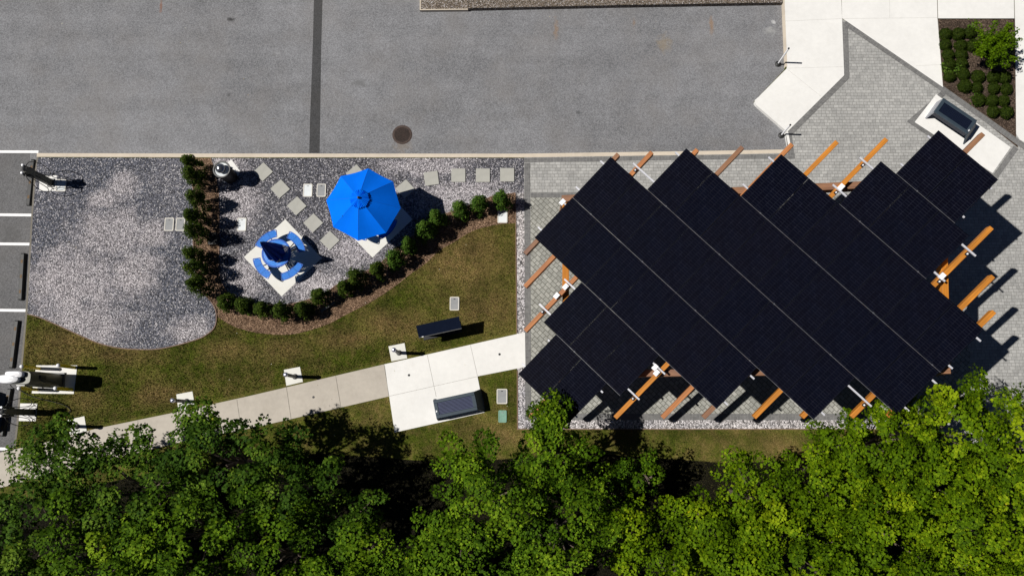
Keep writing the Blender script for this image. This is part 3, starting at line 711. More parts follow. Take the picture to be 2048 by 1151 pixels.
# rails
ends = {(0, 0): (-.80, 1.40), (0, 1): (-.74, 1.42), (1, 0): (-1.63, 2.28), (1, 1): (-1.61, 2.29), (2, 0): (-3.21, 4.08), (2, 1): (-3.2, 4.09), (3, 0): (-3.22, 6.07), (3, 1): (-3.22, 6.75),
        (4, 0): (-2.49, 7.5), (4, 1): (-1.83, 7.5), (5, 0): (.15, 7.5), (5, 1): (.14, 7.5), (6, 0): (1.92, 5.79), (6, 1): (1.92, 5.88), (7, 0): (2.81, 4.98), (7, 1): (2.80, 4.95)}
joists = [-2.97, -2.30, -1.41, -.54, .40, 1.23, 2.13, 3.05, 3.84, 4.8, 5.69, 6.59, 7.24]
RX0, RX1, RY0, RY1 = -.06, 14.67, .30, 9.15
for (s, w), (a, b) in ends.items():
    v = s + (.19 if w == 0 else .83)
    slab('rail', UV((a + b) / 2, v, -.062), (b - a) * kx, .055, .045, M['rail_metal'])
    for ju in joists:
        if a < ju < b and not (off[s] - .02 < ju < off[s] + cnt[s] + .02):
            br = slab('bracket', UV(ju - .0, v - .06, -.066), .10, .12, .05, M['dark_metal'])
            mb = MB(); mb.lathe([(.028, 0), (.028, .03), (.018, .042)], 10); bo = mb.build('bolt', M['white_metal'], br); bo.location = (0, -.01, .024)
# joists cut to a rectangular outline
for n_, u in enumerate(joists):
    P0 = UV(u, 0); ts = []
    d = EY * PQ
    for tx in (RX0, RX1):
        ts.append((tx - P0.x) / d.x)
    tys = [(ty - P0.y) / d.y for ty in (RY0, RY1)]
    t0 = max(min(ts), min(tys)); t1 = min(max(ts), max(tys))
    mat = M['wood2'] if n_ in (0, 3, 8) else (M['wood_mid'] if n_ in (1, 2, 4, 7) else M['wood'])
    if t1 - t0 > .3: 
        mb = MB(); L = (t1 - t0) * ky; mb.bbox((0, 0, 0), (L, .155, .235), .012); o = mb.build('joist', mat, perg)
        Mx = Matrix((eyd, -exd, nrm)).transposed().to_4x4(); Mx.translation = UV(u, (t0 + t1) / 2, -.21) - PB0; o.matrix_local = Mx
# ring beams and posts
def beam(p, q, w, h, top, mat):
    p = Vector((p[0], p[1], plane_z(p[0], p[1], top - h / 2))); q = Vector((q[0], q[1], plane_z(q[0], q[1], top - h / 2)))
    L = (q - p).length; mb = MB(); mb.bbox((0, 0, 0), (L, w, h), .012); o = mb.build('beam', mat, perg)
    x = (q - p).normalized(); y = Vector((0, 0, 1)).cross(x).normalized(); z = x.cross(y)
    Mx = Matrix((x, y, z)).transposed().to_4x4(); Mx.translation = (p + q) / 2 - PB0; o.matrix_local = Mx
BX0, BX1, BY0, BY1 = 1.35, 13.38, 1.76, 7.80
beam((BX0 - .12, BY1), (BX1 + .12, BY1), .24, .30, -.335, M['wood2']); beam((BX0 - .12, BY0), (BX1 + .12, BY0), .24, .30, -.335, M['wood2'])
beam((BX0, BY0 + .13), (BX0, BY1 - .13), .22, .28, -.34, M['wood']); beam((BX1, BY0 + .13), (BX1, BY1 - .13), .22, .28, -.34, M['wood'])
beam((7.35, BY0 + .13), (7.35, BY1 - .13), .22, .28, -.34, M['wood2'])
for bx in (BX0, 7.35, BX1):
    for by in (BY0, BY1):
        h = plane_z(bx, by, -.66); mb = MB(); mb.bbox((0, 0, h / 2 + .02), (.27, .27, h - .04), .015); mb.build('post', M['wood2'], perg, loc=(bx - PB0.x, by - PB0.y, 0))
        mb = MB(); mb.bbox((0, 0, .05), (.36, .36, .08), .01); mb.build('post_base', M['dark_metal'], perg, loc=(bx - PB0.x, by - PB0.y, 0))
# cable boxes bolted on the joists
for (x, y) in ((1310, 734), (1313, 745), (1131, 573), (1113, 591), (1682, 374), (1884, 552), (1125, 404)):
    r = 0
    P = G(x, y, 3.3)
    for it in range(6): P = G(x, y, plane_z(P.x, P.y, -.05))
    slab('junction_box', Vector((P.x, P.y, plane_z(P.x, P.y, -.055))), .15, .20, .07, M['white_metal'])

# ------------------------------------------------------------------ stepping stones
ss = [(527, 344, 45), (561, 378, 43), (594, 412, 44), (627, 446, 45), (660, 481, 46), (712, 348, 42), (811, 378, 42), (863, 357, 8), (917, 351, 0), (966, 351, 0), (1014.5, 350, 0)]
lab = ['square stepping stone nearest the litter bin', 'second square stepping stone from the litter bin', 'third square stepping stone from the litter bin, middle of the diagonal row', 'fourth square stepping stone from the litter bin', 'square stepping stone at the lower end of the diagonal row, between the two tables',
       'stepping stone peeking out above the open blue umbrella', 'stepping stone right of the open umbrella, its lower part in the umbrella shadow', 'slightly turned stepping stone right of the umbrella shadow', 'square stepping stone left of the last two in the straight row', 'second square stepping stone from the plaza', 'square stepping stone with a pale smear nearest the plaza']
for (x, y, a), l in zip(ss, lab):
    p = G(x, y); mb = MB(); mb.bbox((0, 0, .018), (.555, .555, .036), .008); tag(mb.build('stepping_stone', M['stone'], loc=(p.x, p.y, .004), rz=R_(a)), l, 'stepping stone', 'stepping stones across the gravel')

# ------------------------------------------------------------------ utility covers
def cover(x, y, lid, label, w=.36, h=.53, rz=0):
    p = G(x, y); t = thing('utility_cover', (p.x, p.y, .006), label, 'utility cover', 'rectangular covers set in the ground', rz)
    def rr(w_, h_, r, n=5):
        P = []
        for cx, cy, a0 in ((w_ / 2 - r, h_ / 2 - r, 0), (-w_ / 2 + r, h_ / 2 - r, 90), (-w_ / 2 + r, -h_ / 2 + r, 180), (w_ / 2 - r, -h_ / 2 + r, 270)):
            for k in range(n): a = R_(a0 + 90 * k / (n - 1)); P.append((cx + r * math.cos(a), cy + r * math.sin(a)))
        return P
    O = rr(w, h, .045); I = rr(w - .07, h - .07, .03); mb = MB()
    mb.loft([[Vector((*q, z)) for q in ring] for ring, z in ((O, 0), (O, .03), (I, .03), (I, .018))], False, False)
    mb.build('frame', M['lid_rim'] if lid != 'lid_green' else M['lid_green'], t)
    mb = MB(); J = rr(w - .072, h - .072, .03); mb.prism(J, .004, .024); ld = mb.build('lid', M[lid], t)
    mb = MB(); mb.bbox((0, h / 2 - .09, .0275), (.07, .028, .008), .002); mb.build('handle', M['dark_metal'] if lid == 'lid_grey' else M['lid_grey'], ld)
    return t
cover(616, 381, 'lid_white', 'utility cover with a white lid left of the open umbrella')
cover(643, 381, 'lid_grey', 'grey lidded utility cover touching the left edge of the open umbrella')
cover(339, 449, 'lid_grey', 'left one of two grey covers side by side in the left gravel bed')
cover(361.5, 449, 'lid_grey', 'right one of two grey covers side by side in the left gravel bed')
cover(484, 449, 'lid_white', 'white lidded cover beside the hedge shadow')
cover(1005, 433, 'lid_white', 'white lidded cover in the mulch below the last hedge shrub', w=.39)
cover(909, 607, 'lid_grey', 'grey cover with pale rim in the dry lawn above the slanted black panel')
cover(1004, 792, 'lid_grey', 'grey cover with pale rim in the lawn right of the bench', w=.40, h=.57)
cover(1005, 832, 'lid_green', 'small green plastic cover below the grey one near the plaza corner', w=.31, h=.46)
cover(123, 371, 'lid_white', 'white lidded cover against the pad of the upper charging post', w=.39, h=.50)

# ------------------------------------------------------------------ drain grate
p = G(804.5, 269.5, ZR); t = thing('storm_drain', (p.x, p.y, ZR + .002), 'round rusty brown storm drain grate in the grey asphalt', 'drain grate')
mb = MB(); mb.lathe([(.36, 0), (.36, .006), (.40, .002)], 40, cap0=False, cap1=False); mb.lathe([(.31, .012), (.36, .012), (.365, .003)], 40, cap0=False, cap1=False); mb.build('ring', M['cast_iron'], t)
mb = MB(); mb.lathe([(.31, .001), (.0, .001)], 32, cap0=False, cap1=False); mb.build('pit', M['void'], t)
mb = MB()
for i in range(-6, 7):
    x = i * .046; L = 2 * math.sqrt(max(.001, .305 ** 2 - x * x)); mb.box((x, 0, .008), (.022, L, .008)); mb.box((0, x, .0085), (L, .017, .007))
mb.build('grate', M['cast_iron'], t)

# ------------------------------------------------------------------ wheel stops
def wheel_stop(a, b, label):
    A = G(*a, ZR + .05); B = G(*b, ZR + .05); c = (A + B) / 2; d = B - A; L = d.length
    t = thing('wheel_stop', (c.x, c.y, ZR), label, 'wheel stop', 'black rubber wheel stops', math.atan2(d.y, d.x))
    mb = MB(); prof = [(-.10, 0), (-.09, .07), (-.06, .10), (.06, .10), (.09, .07), (.10, 0)]
    xs = [-L / 2, -L / 2 + .05, L / 2 - .05, L / 2]; sc = [.8, 1, 1, .8]
    mb.loft([[Vector((x, y * k, z * k)) for y, z in prof] for x, k in zip(xs, sc)]); mb.build('body', M['rubber'], t)
    for f in (-.32, 0, .32):
        mb = MB(); mb.box((0, 0, 0), (.13, .075, .006)); mb.build('yellow_mark', M['yellow_worn'], t, loc=(f * L, 0, .1025))
    return t
wheel_stop((66.5, 319), (57, 411), 'black wheel stop beside the upper charging post')
wheel_stop((46.5, 506), (41, 600), 'black wheel stop between the second and third white bay lines')
wheel_stop((34.5, 640), (22.5, 736), 'black wheel stop left of the upper yellow bollards')
wheel_stop((20, 776), (3, 872), 'black wheel stop in the dark shadow by the lower charging post')

# ------------------------------------------------------------------ path light bollards
def bollard(bx, by, label, aim):
    p = G(bx, by, .02); t = thing('bollard_light', (p.x, p.y, .016), label, 'bollard light', 'grey bollard lights along the path', aim)
    mb = MB(); mb.lathe([(.105, 0), (.105, .015), (.085, .03), (.072, .05)], 20); mb.build('base', M['grey_metal'], t, smooth=True)
    mb = MB(); mb.lathe([(.066, .05), (.066, .93), (.063, .95)], 20); mb.build('post', M['grey_metal'], t, smooth=True)
    mb = MB(); Ms = Matrix.Rotation(R_(14), 4, 'Y'); mb.lathe([(.062, .945), (.078, .965), (.088, 1.0), (.080, 1.05), (.045, 1.075), (0, 1.08)], 20, cap1=False); mb.build('lamp_head', M['steel'], t, smooth=True)
    mb = MB(); mb.tube([(0, .04, 1.083), (.03, 0, 1.083), (0, -.04, 1.083)], .006, 6); mb.build('cap_rib', M['dark_metal'], t)
bollard(373, 802, 'bollard light with a dark shadow on the pad third from the plaza', .2)
bollard(590, 752.5, 'bollard light on the pad second from the plaza, middle of the lawn edge', .4)
bollard(798, 705, 'bollard light on the pad nearest the slanted black panel', .1)
bollard(154, 852, 'bollard light almost hidden under the leftmost tree crown', .3)

# yellow guard bollards
def guard(x, y, label):
    p = G(x, y); t = thing('guard_bollard', (p.x, p.y, .014), label, 'bollard', 'yellow guard bollards round the large charger')
    mb = MB(); mb.lathe([(.062, 0), (.062, .90)], 20); mb.build('post', M['yellow'], t, smooth=True)
    mb = MB(); mb.lathe([(.063, .90), (.068, .905), (.066, .935), (.05, .955), (.02, .968), (0, .97)], 20, cap1=False); mb.build('cap', M['white_metal'], t, smooth=True)
guard(79, 736.5, 'upper left yellow bollard with white cap guarding the charger'); guard(149.5, 734.5, 'upper right yellow bollard with white cap guarding the charger')
guard(74, 778.5, 'lower left yellow bollard with white cap guarding the charger'); guard(144, 778.5, 'lower right yellow bollard with white cap guarding the charger')

# white marker posts
def marker(x, y, h, label, lean=0.):
    p = G(x, y, -.11); t = thing('marker_post', (p.x, p.y, ZR), label, 'marker post', 'white marker posts on round black bases')
    mb = MB(); mb.lathe([(.12, 0), (.12, .03), (.08, .055), (.045, .07), (.04, .1)], 20); mb.build('base', M['rubber'], t, smooth=True)
    mb = MB(); mb.lathe([(.034, .06), (.034, h)], 14); mb.build('post', M['white_metal'], t, smooth=True)
    mb = MB(); mb.lathe([(.036, h), (.036, h + .03), (.02, h + .05)], 14); mb.build('cap', M['dark_metal'], t, smooth=True)
marker(1556, 128, 1.15, 'upper white marker post on a round black base by the pavement edge'); marker(1562.5, 270.5, .95, 'lower white marker post on a round black base at the kerb corner')

# ------------------------------------------------------------------ litter bin
p = G(464, 356); t = thing('litter_bin', (p.x, p.y, .016), 'round dark litter bin with domed steel top beside the hedge', 'litter bin')
mb = MB(); mb.lathe([(.22, 0), (.24, .04), (.27, .5), (.29, .84), (.285, .86)], 32); mb.build('body', M['dark_metal'], t, smooth=True)
for k in range(28):
    pass
mb = MB()
for k in range(30):
    a = 2 * math.pi * k / 30; mb.tube([(.25 * math.cos(a), .25 * math.sin(a), .03), (.285 * math.cos(a), .285 * math.sin(a), .5), (.315 * math.cos(a), .315 * math.sin(a), .88)], .009, 5)
mb.build('slats', M['dark_metal'], t)
mb = MB(); mb.lathe([(.29, .87), (.325, .88), (.34, .905), (.325, .925), (.285, .925), (.265, .89)], 40, cap0=False, cap1=False); mb.build('rim', M['grey_metal'], t, smooth=True)
mb = MB(); mb.lathe([(.27, .895), (.20, .875), (.13, .872)], 32, cap0=False, cap1=False); mb.build('lid_tray', M['lid_white'], t, smooth=True)
for k in range(3):
    a = 2 * math.pi * k / 3 + .5; mb = MB(); mb.tube([(.14 * math.cos(a), .14 * math.sin(a), .86), (.13 * math.cos(a), .13 * math.sin(a), 1.02)], .012, 6); mb.build('support', M['dark_metal'], t)
mb = MB(); mb.lathe([(.185, 1.0), (.185, 1.02), (.17, 1.07), (.125, 1.12), (.055, 1.15), (0, 1.155)], 32, cap1=False); mb.build('dome', simple('polished_dome', (.30, .31, .33), .22, .9, var=.05), t, smooth=True)

# ------------------------------------------------------------------ benches with slatted or glass top
def bench(c, ang, label, inset, lab=None):
    # local x along the bench; right leg leans outward
    t = thing('bench', c, label, 'bench', 'slate coloured charging benches', ang)
    Lx, Ly, Hh = 1.56, .70, .52; fw = .13
    mb = MB()
    for sg in (-1, 1):
        mb.bbox((0, sg * (Ly / 2 - fw / 2), Hh - .03), (Lx, fw, .06), .012); mb.bbox((sg * (Lx / 2 - fw / 2), 0, Hh - .031), (fw, Ly - 2 * fw, .058), .004)
    mb.build('seat_frame', M['slate'], t)
    if inset == 'slats':
        mb = MB(); n = 9; w = (Ly - 2 * fw) / n
        for i in range(n): mb.box((0, -(Ly / 2 - fw) + w * (i + .5), Hh - .035), (Lx - 2 * fw, w * .62, .035))
        mb.build('slats', simple('slat_blue', (.05, .06, .12), .45, var=.1), t); mb = MB(); mb.box((0, 0, Hh - .085), (Lx - 2 * fw, Ly - 2 * fw, .02)); mb.build('tray', M['slatdark'], t)
    else:
        mb = MB(); mb.box((0, 0, Hh - .045), (Lx - 2 * fw, Ly - 2 * fw, .05)); mb.build('glass_panel', M['glassblack'], t)
        mb = MB()
        for i in range(1, 9): mb.box((0, -(Ly / 2 - fw) + (Ly - 2 * fw) / 9 * i, Hh - .0185), (Lx - 2 * fw - .04, .005, .003))
        mb.build('cell_lines', M['slatdark'], t)
    mb = MB(); s1 = Ly / 2
    for sg in (-1, 1):
        y = sg * (s1 - .02)
        mb.prism([(-Lx / 2 + .02, 0), (Lx / 2 - .02, 0), (Lx / 2 - .02, 1), (-Lx / 2 + .02, 1)], 0, 0.0001) if False else mb.box((0, y, Hh - .14), (Lx - .06, .03, .16))
    mb.build('side_rail', M['slatdark'], t)
    # left leg: near vertical, right leg: slanted outward and wider at the foot
    mb = MB(); yt, yb = s1 - .005, s1 + .07
    mb.loft([[Vector((-Lx / 2 - .03, -yb, 0)), Vector((-Lx / 2 + .02, -yb, 0)), Vector((-Lx / 2 + .02, yb, 0)), Vector((-Lx / 2 - .03, yb, 0))],
             [Vector((-Lx / 2 - .005, -yt, Hh - .062)), Vector((-Lx / 2 + .045, -yt, Hh - .062)), Vector((-Lx / 2 + .045, yt, Hh - .062)), Vector((-Lx / 2 - .005, yt, Hh - .062))]])
    mb.build('leg', M['slate_sun_tint'] if inset == 'glass' else M['slate'], t)  # glass-topped bench: sun on this leg is painted as paler slate
    mb = MB()
    mb.loft([[Vector((Lx / 2 + .20, -yb, 0)), Vector((Lx / 2 + .25, -yb, 0)), Vector((Lx / 2 + .25, yb, 0)), Vector((Lx / 2 + .20, yb, 0))],
             [Vector((Lx / 2 - .05, -yt, Hh - .062)), Vector((Lx / 2 + .005, -yt, Hh - .062)), Vector((Lx / 2 + .005, yt, Hh - .062)), Vector((Lx / 2 - .05, yt, Hh - .062))]])
    mb.build('leg', M['slate'], t)
    # small white four-pointed mark on one end
    e = -1 if inset == 'slats' else 1
    mb = MB(); P = []
    for k in range(8):
        a = math.pi / 4 * k + .3; rr = .055 if k % 2 == 0 else .022; P.append((rr * .75 * math.cos(a), rr * 1.2 * math.sin(a)))
    mb.prism(P, 0, .004); mb.build('white_mark', M['white_metal'], t, loc=(e * (Lx / 2 - .05), -.08 if e < 0 else -.2, Hh + .0005))
    return t
c = (G(864, 799, .52) + G(947.7, 781, .52) + G(960, 819, .52) + G(871, 839, .52)) / 4; c.z = .018; d = G(947.7, 781, .52) - G(864, 799, .52)
bench(c, math.atan2(d.y, d.x), 'slate bench with long slats on the white path slab', 'slats')
c = (G(1888, 194, .52) + G(1957.5, 240.6, .52) + G(1932, 271, .52) + G(1867, 223, .52)) / 4; c.z = .014; d = G(1957.5, 240.6, .52) - G(1888, 194, .52)
bench(c, math.atan2(d.y, d.x), 'slate bench with dark glassy top by the planting bed', 'glass')

# slanted black panel on the lawn
zt = .95; c = (G(831, 652, zt) + G(918.5, 633, zt) + G(922.5, 654, zt) + G(838, 673, zt)) / 4; d = G(918.5, 633, zt) - G(831, 652, zt)
t = thing('display_panel', (c.x, c.y, 0), 'long black slanted panel on a low stand in the dry lawn', 'display panel', rz=math.atan2(d.y, d.x))
mb = MB(); Mx = Matrix.Translation((0, 0, .93)) @ Matrix.Rotation(R_(16), 4, 'X'); mb.box((0, 0, 0), (1.62, .44, .05), M=Mx); mb.build('panel', M['glassblack'], t)
mb = MB(); Mx = Matrix.Translation((0, -.225, .865)) @ Matrix.Rotation(R_(16), 4, 'X'); mb.box((0, 0, 0), (1.62, .028, .07), M=Mx); mb.build('front_trim', M['grey_metal'], t)
mb = MB(); mb.box((.0, -.02, .40), (1.34, .16, .80)); mb.build('stand', M['dark_metal'], t)
mb = MB(); mb.box((.0, -.02, .02), (1.5, .42, .04)); mb.build('foot', M['dark_metal'], t)
mb = MB(); mb.bbox((-.66, -.232, .905), (.07, .03, .03), .004); mb.build('white_mark', M['white_metal'], t)

# ------------------------------------------------------------------ tables with curved seats
def arc_panel(mb, r0, r1, a0, a1, z0, z1, n=18, rc=.06, mi=0):
    ring = []
    for k in range(n + 1):
        a = a0 + (a1 - a0) * k / n; e = min(k, n - k) / n * (a1 - a0) * (r0 + r1) / 2; ins = max(0, rc - math.sqrt(max(0, rc * rc - (rc - min(rc, e)) ** 2)))
        ring.append((a, r1 - ins))
    outer = [((r) * math.cos(a), (r) * math.sin(a)) for a, r in ring]
    inner = [((r0 + (r1 - r)) * math.cos(a), (r0 + (r1 - r)) * math.sin(a)) for a, r in reversed(ring)]
    mb.prism(outer + inner, z0, z1, mi)
def picnic(loc, rz, label):
    t = thing('picnic_table', loc, label, 'picnic table', 'round blue tables with curved seats', rz)
    zt = .74
    mb = MB(); mb.lathe([(.50, 0), (.50, .006), (.035, .006), (.035, 0)], 40, (0, 0, zt), cap0=False, cap1=False); tp = mb.build('table_top', M['blue_perf'], t)
    mb = MB(); mb.lathe([(.49, -.012), (.545, -.014), (.56, .0), (.55, .012), (.495, .012)], 40, (0, 0, zt), cap0=False, cap1=False)
    mb.lathe([(.05, -.012), (.085, -.012), (.085, .010), (.05, .010)], 24, (0, 0, zt), cap0=False, cap1=False); mb.build('rim', M['blue_frame'], tp, smooth=True)
    mb = MB()
    for k in range(8): mb.box((.29 * math.cos(math.pi / 4 * k), .29 * math.sin(math.pi / 4 * k), zt - .008), (.42, .02, .012), math.pi / 4 * k)
    mb.build('brace', M['dark_metal'], t)
    mb = MB(); mb.lathe([(.05, .03), (.05, zt - .02)], 20); mb.build('pedestal', M['dark_metal'], t)
    mb = MB(); mb.lathe([(.26, 0), (.26, .02), (.1, .03), (.06, .06)], 28); mb.build('foot', M['dark_metal'], t)
    for k in range(4):
        a = math.pi / 2 * k + math.pi / 4; h = R_(29)
        mb = MB(); arc_panel(mb, .745, .985, a - h, a + h, .452, .458); st_ = mb.build('seat', M['blue_perf'], t)
        mb = MB(); arc_panel(mb, .715, .748, a - h * 1.03, a + h * 1.03, .445, .462, rc=.0); arc_panel(mb, .982, 1.012, a - h * 1.0, a + h * 1.0, .445, .462, rc=.0)
        for sg in (-1, 1):
            b = a + sg * h * 1.02; mb.tube([(.73 * math.cos(b), .73 * math.sin(b), .4535), (1.0 * math.cos(b), 1.0 * math.sin(b), .4535)], .016, 8)
        for sg in (-.35, .35):
            b = a + sg * h; mb.box((.865 * math.cos(b), .865 * math.sin(b), .449), (.235, .05, .006), b)
        mb.build('rim', M['blue_frame'], st_)
        mb = MB()
        for sg in (-1, 1):
            b = a + sg * .16
            mb.tube([(.05 * math.cos(b), .05 * math.sin(b), .22), (.35 * math.cos(b), .35 * math.sin(b), .20), (.72 * math.cos(b), .72 * math.sin(b), .24), (.86 * math.cos(b), .86 * math.sin(b), .44)], .02, 8)
        mb.build('seat_arm', M['dark_metal'], t)
    return t
pt1 = G(566.5, 515.5, .016); pt2 = G(748.5, 438, .016)
a1 = math.atan2((G(643.5, 516) - G(488, 514)).y, (G(643.5, 516) - G(488, 514)).x)
pic = picnic(pt1, a1 - .10, 'blue round table with four curved seats under the closed umbrella')
copy_thing(pic, pt2, a1 + .10, 'blue round table mostly hidden under the open umbrella')

# open umbrella
t = thing('umbrella', (pt2.x, pt2.y, .016), 'bright blue open umbrella standing in the second table', 'umbrella')
zv = 1.84; top = 2.52
vp = [(682, 352), (733, 338), (784.6, 363), (802, 416.6), (773, 465), (723, 484), (665.6, 453.6), (652.7, 399)]
V8 = [G(x, y, zv) - Vector((pt2.x, pt2.y, 0)) for x, y in vp]
R0 = sum(math.hypot(v.x, v.y) for v in V8) / 8
cxm = sum(v.x for v in V8) / 8; cym = sum(v.y for v in V8) / 8
a0 = math.atan2(V8[3].y - cym, V8[3].x - cxm)
R0 = sum(math.hypot(v.x - cxm, v.y - cym) for v in V8) / 8
def canopy(mb, R, z0, z1, sag, seg=6, ns=6, ctr=(0, 0), ruff=0., roff=0.05):
    nn = 8 * seg; rings = []
    for j in range(ns + 1):
        f = j / ns; r = roff + (R - roff) * f; z = z1 + (z0 - z1) * (f ** 1.12)
        ring = []
        for i in range(nn):
            a = a0 + 2 * math.pi * i / nn; w = (i % seg) / seg; pull = math.cos(math.pi / 8) / math.cos((w - .5) * math.pi / 4)
            rr = r * (pull * (1 - .012 * math.sin(math.pi * w) * f)); zz = z - sag * math.sin(math.pi * w) * f * (1 - f * .4)
            if ruff: zz += ruff * (1 if i % 2 else -1) * f; rr *= 1 + (.06 * math.sin(i * 2.4) * f)
            ring.append(Vector((ctr[0] + rr * math.cos(a), ctr[1] + rr * math.sin(a), zz)))
        rings.append(ring)
    mb.loft(rings, False, False)
mb = MB(); canopy(mb, R0 / math.cos(math.pi / 8) * math.cos(math.pi / 8), zv, top, .055, ctr=(cxm, cym)); cp = mb.build('canopy', M['blue_fabric'], t)
mb = MB(); canopy(mb, .36, top - .085, top + .045, .01, seg=8, ns=4, ctr=(cxm, cym), ruff=.016, roff=.03); mb.build('vent', M['blue_fabric'], cp)
mb = MB(); mb.tube([(0, 0, .03), (cxm * .5, cym * .5, 1.3), (cxm, cym, top + .06)], .022, 12); mb.build('pole', M['dark_metal'], t)
mb = MB(); mb.lathe([(.04, 0), (.05, .03), (.035, .07), (0, .085)], 14, (cxm, cym, top + .04), cap1=False); mb.build('finial', M['dark_metal'], t, smooth=True)
for k in range(8):
    a = a0 + math.pi / 4 * k; mb = MB(); mb.tube([Vector((cxm + (.05 + (R0 * .995 - .05) * f_) * math.cos(a), cym + (.05 + (R0 * .995 - .05) * f_) * math.sin(a), top + (zv - top) * f_ ** 1.12 + .003)) for f_ in np.linspace(.02, 1, 8)], .004, 5); mb.build('fabric_seam', M['blue_frame'], cp)
    mb = MB(); mb.tube([(cxm + .04 * math.cos(a), cym + .04 * math.sin(a), top - .05), (cxm + R0 * .98 * math.cos(a), cym + R0 * .98 * math.sin(a), zv - .02)], .009, 5); mb.build('rib', M['dark_metal'], t)
# closed umbrella
t = thing('umbrella', (pt1.x, pt1.y, .016), 'closed navy umbrella standing furled in the first table', 'umbrella')
mb = MB(); mb.tube([(0, 0, .03), (0, 0, 2.25)], .021, 12); mb.build('pole', M['dark_metal'], t)
mb = MB(); rings = []; n = 48; rgf = random.Random(3); ph = [rgf.uniform(-.4, .4) for _ in range(8)]
for j in range(13):
    f = j / 12; z = 2.26 - 1.40 * f; r = .025 + .35 * f ** .85; ring = []
    for i in range(n):
        a = 2 * math.pi * i / n + .25 * f; k8 = int(i / 6) % 8; fold = .62 + .38 * abs(math.cos(4 * a + ph[k8] * f)) ** .7
        ring.append(Vector((r * fold * math.cos(a), r * fold * math.sin(a), z - .07 * f * abs(math.cos(4 * a)) + .0)))
    rings.append(ring)
mb.loft(rings, True, False); mb.build('canopy', M['navy_fabric'], t)
mb = MB(); mb.lathe([(.03, 0), (.035, .03), (0, .06)], 12, (0, 0, 2.23), cap1=False); mb.build('finial', M['dark_metal'], t)

# ------------------------------------------------------------------ chargers
def cablepts(pts, n=8): return [Vector(p) for p in smooth_curve(pts, n)]
def post_charger(bx, by, ang, label):
    p = G(bx, by); t = thing('charging_post', (p.x, p.y, .016), label, 'charging post', 'slim grey charging posts', ang)
    mb = MB(); mb.bbox((0, 0, .02), (.26, .34, .04), .008); mb.build('base_plate', M['grey_metal'], t)
    mb = MB(); mb.loft([[Vector((sx * a_, sy * b_, z)) for sx, sy in ((-1, -1), (1, -1), (1, 1), (-1, 1))] for a_, b_, z in ((.085, .12, .04), (.085, .12, .9), (.075, .11, 1.25), (.06, .09, 1.42))]); mb.build('body', M['olive_metal'], t)
    for sg in (-1, 1):
        mb = MB(); mb.bbox((.0, sg * .14, 1.12), (.12, .07, .22), .015); h_ = mb.build('holster', M['dark_metal'], t)
        mb = MB(); mb.tube([(-.02, sg * .15, 1.1), (-.10, sg * .16, 1.28), (-.06, sg * .15, 1.46)], [.035, .045, .04], 12); mb.build('connector', M['dark_metal'], h_, smooth=True)
        mb = MB(); mb.lathe([(.042, 0), (.05, .02), (.04, .05), (0, .06)], 14, (-.06, sg * .15, 1.46), cap1=False); mb.build('connector_cap', M['white_metal'], h_, smooth=True)
        mb = MB(); mb.tube(cablepts([(.0, sg * .13, 1.40), (.06, sg * .34, 1.30), (.05, sg * .50, .75), (.02, sg * .46, .22), (-.02, sg * .36, .06), (-.05, sg * .24, .14), (-.08, sg * .18, .6), (-.05, sg * .16, 1.08)]), .014, 7); mb.build('cable', M['cable'], t, smooth=True)
        mb = MB(); mb.tube(cablepts([(.08, sg * .05, .95), (.20, sg * .14, .7), (.26, sg * .26, .3), (.18, sg * .30, .10), (.10, sg * .12, .35)]), .010, 6); mb.build('cable', M['cable'], t, smooth=True)
    mb = MB(); mb.lathe([(.08, 1.42), (.085, 1.47), (.07, 1.53), (.03, 1.57), (0, 1.58)], 20, cap1=False); mb.build('head', M['grey_metal'], t, smooth=True)
    return t
post_charger(103, 366, 0., 'slim charging post with cables by the upper left corner of the gravel')
post_charger(66, 824, 0., 'slim charging post with cables half over the parking lot, lower left')
# tall fast charger
p = G(105, 761); t = thing('fast_charger', (p.x, p.y, .016), 'tall olive fast charger with a bright white head between yellow bollards', 'charger')
mb = MB(); mb.bbox((0, 0, .03), (.98, .62, .06), .01); mb.build('base_plate', M['grey_metal'], t)
mb = MB(); prof = []
def rring(lx, ly, z, n=24, e=4.):
    out = []
    for i in range(n):
        a = 2 * math.pi * i / n; c_, s_ = math.cos(a), math.sin(a); out.append(Vector((lx * abs(c_) ** (2 / e) * (1 if c_ >= 0 else -1), ly * abs(s_) ** (2 / e) * (1 if s_ >= 0 else -1), z)))
    return out
mb.loft([rring(.43, .27, .06), rring(.43, .27, 1.0), rring(.42, .25, 1.55), rring(.41, .23, 1.72)]); mb.build('body', M['olive_metal'], t, smooth=True)
mb = MB(); mb.loft([[v + Vector((-.10, .11, 0)) for v in rring(a_, b_, z_)] for a_, b_, z_ in ((.30, .11, 1.72), (.31, .12, 1.78), (.30, .11, 1.86), (.24, .07, 1.90))]); mb.build('head', M['white_metal'], t, smooth=True)
mb = MB(); mb.loft([[v + Vector((-.30, -.06, 0)) for v in rring(a_, b_, z_, e=2.2)] for a_, b_, z_ in ((.38, .14, 1.72), (.42, .16, 1.80), (.40, .15, 1.90), (.30, .10, 1.95))]); mb.build('head_cap', M['white_metal'], t, smooth=True)
mb = MB(); mb.tube(cablepts([(.44, -.05, 1.25), (.56, -.14, 1.1), (.58, -.2, .6), (.5, -.22, .25), (.46, -.12, .4), (.47, .0, 1.05)]), .02, 8); mb.build('cable', M['cable'], t, smooth=True)
mb = MB(); mb.tube(cablepts([(.40, -.27, 1.1), (.30, -.36, .8), (.2, -.36, .3), (-.05, -.34, .22), (-.2, -.33, .6), (-.1, -.27, 1.2)]), .018, 8); mb.build('cable', M['cable'], t, smooth=True)
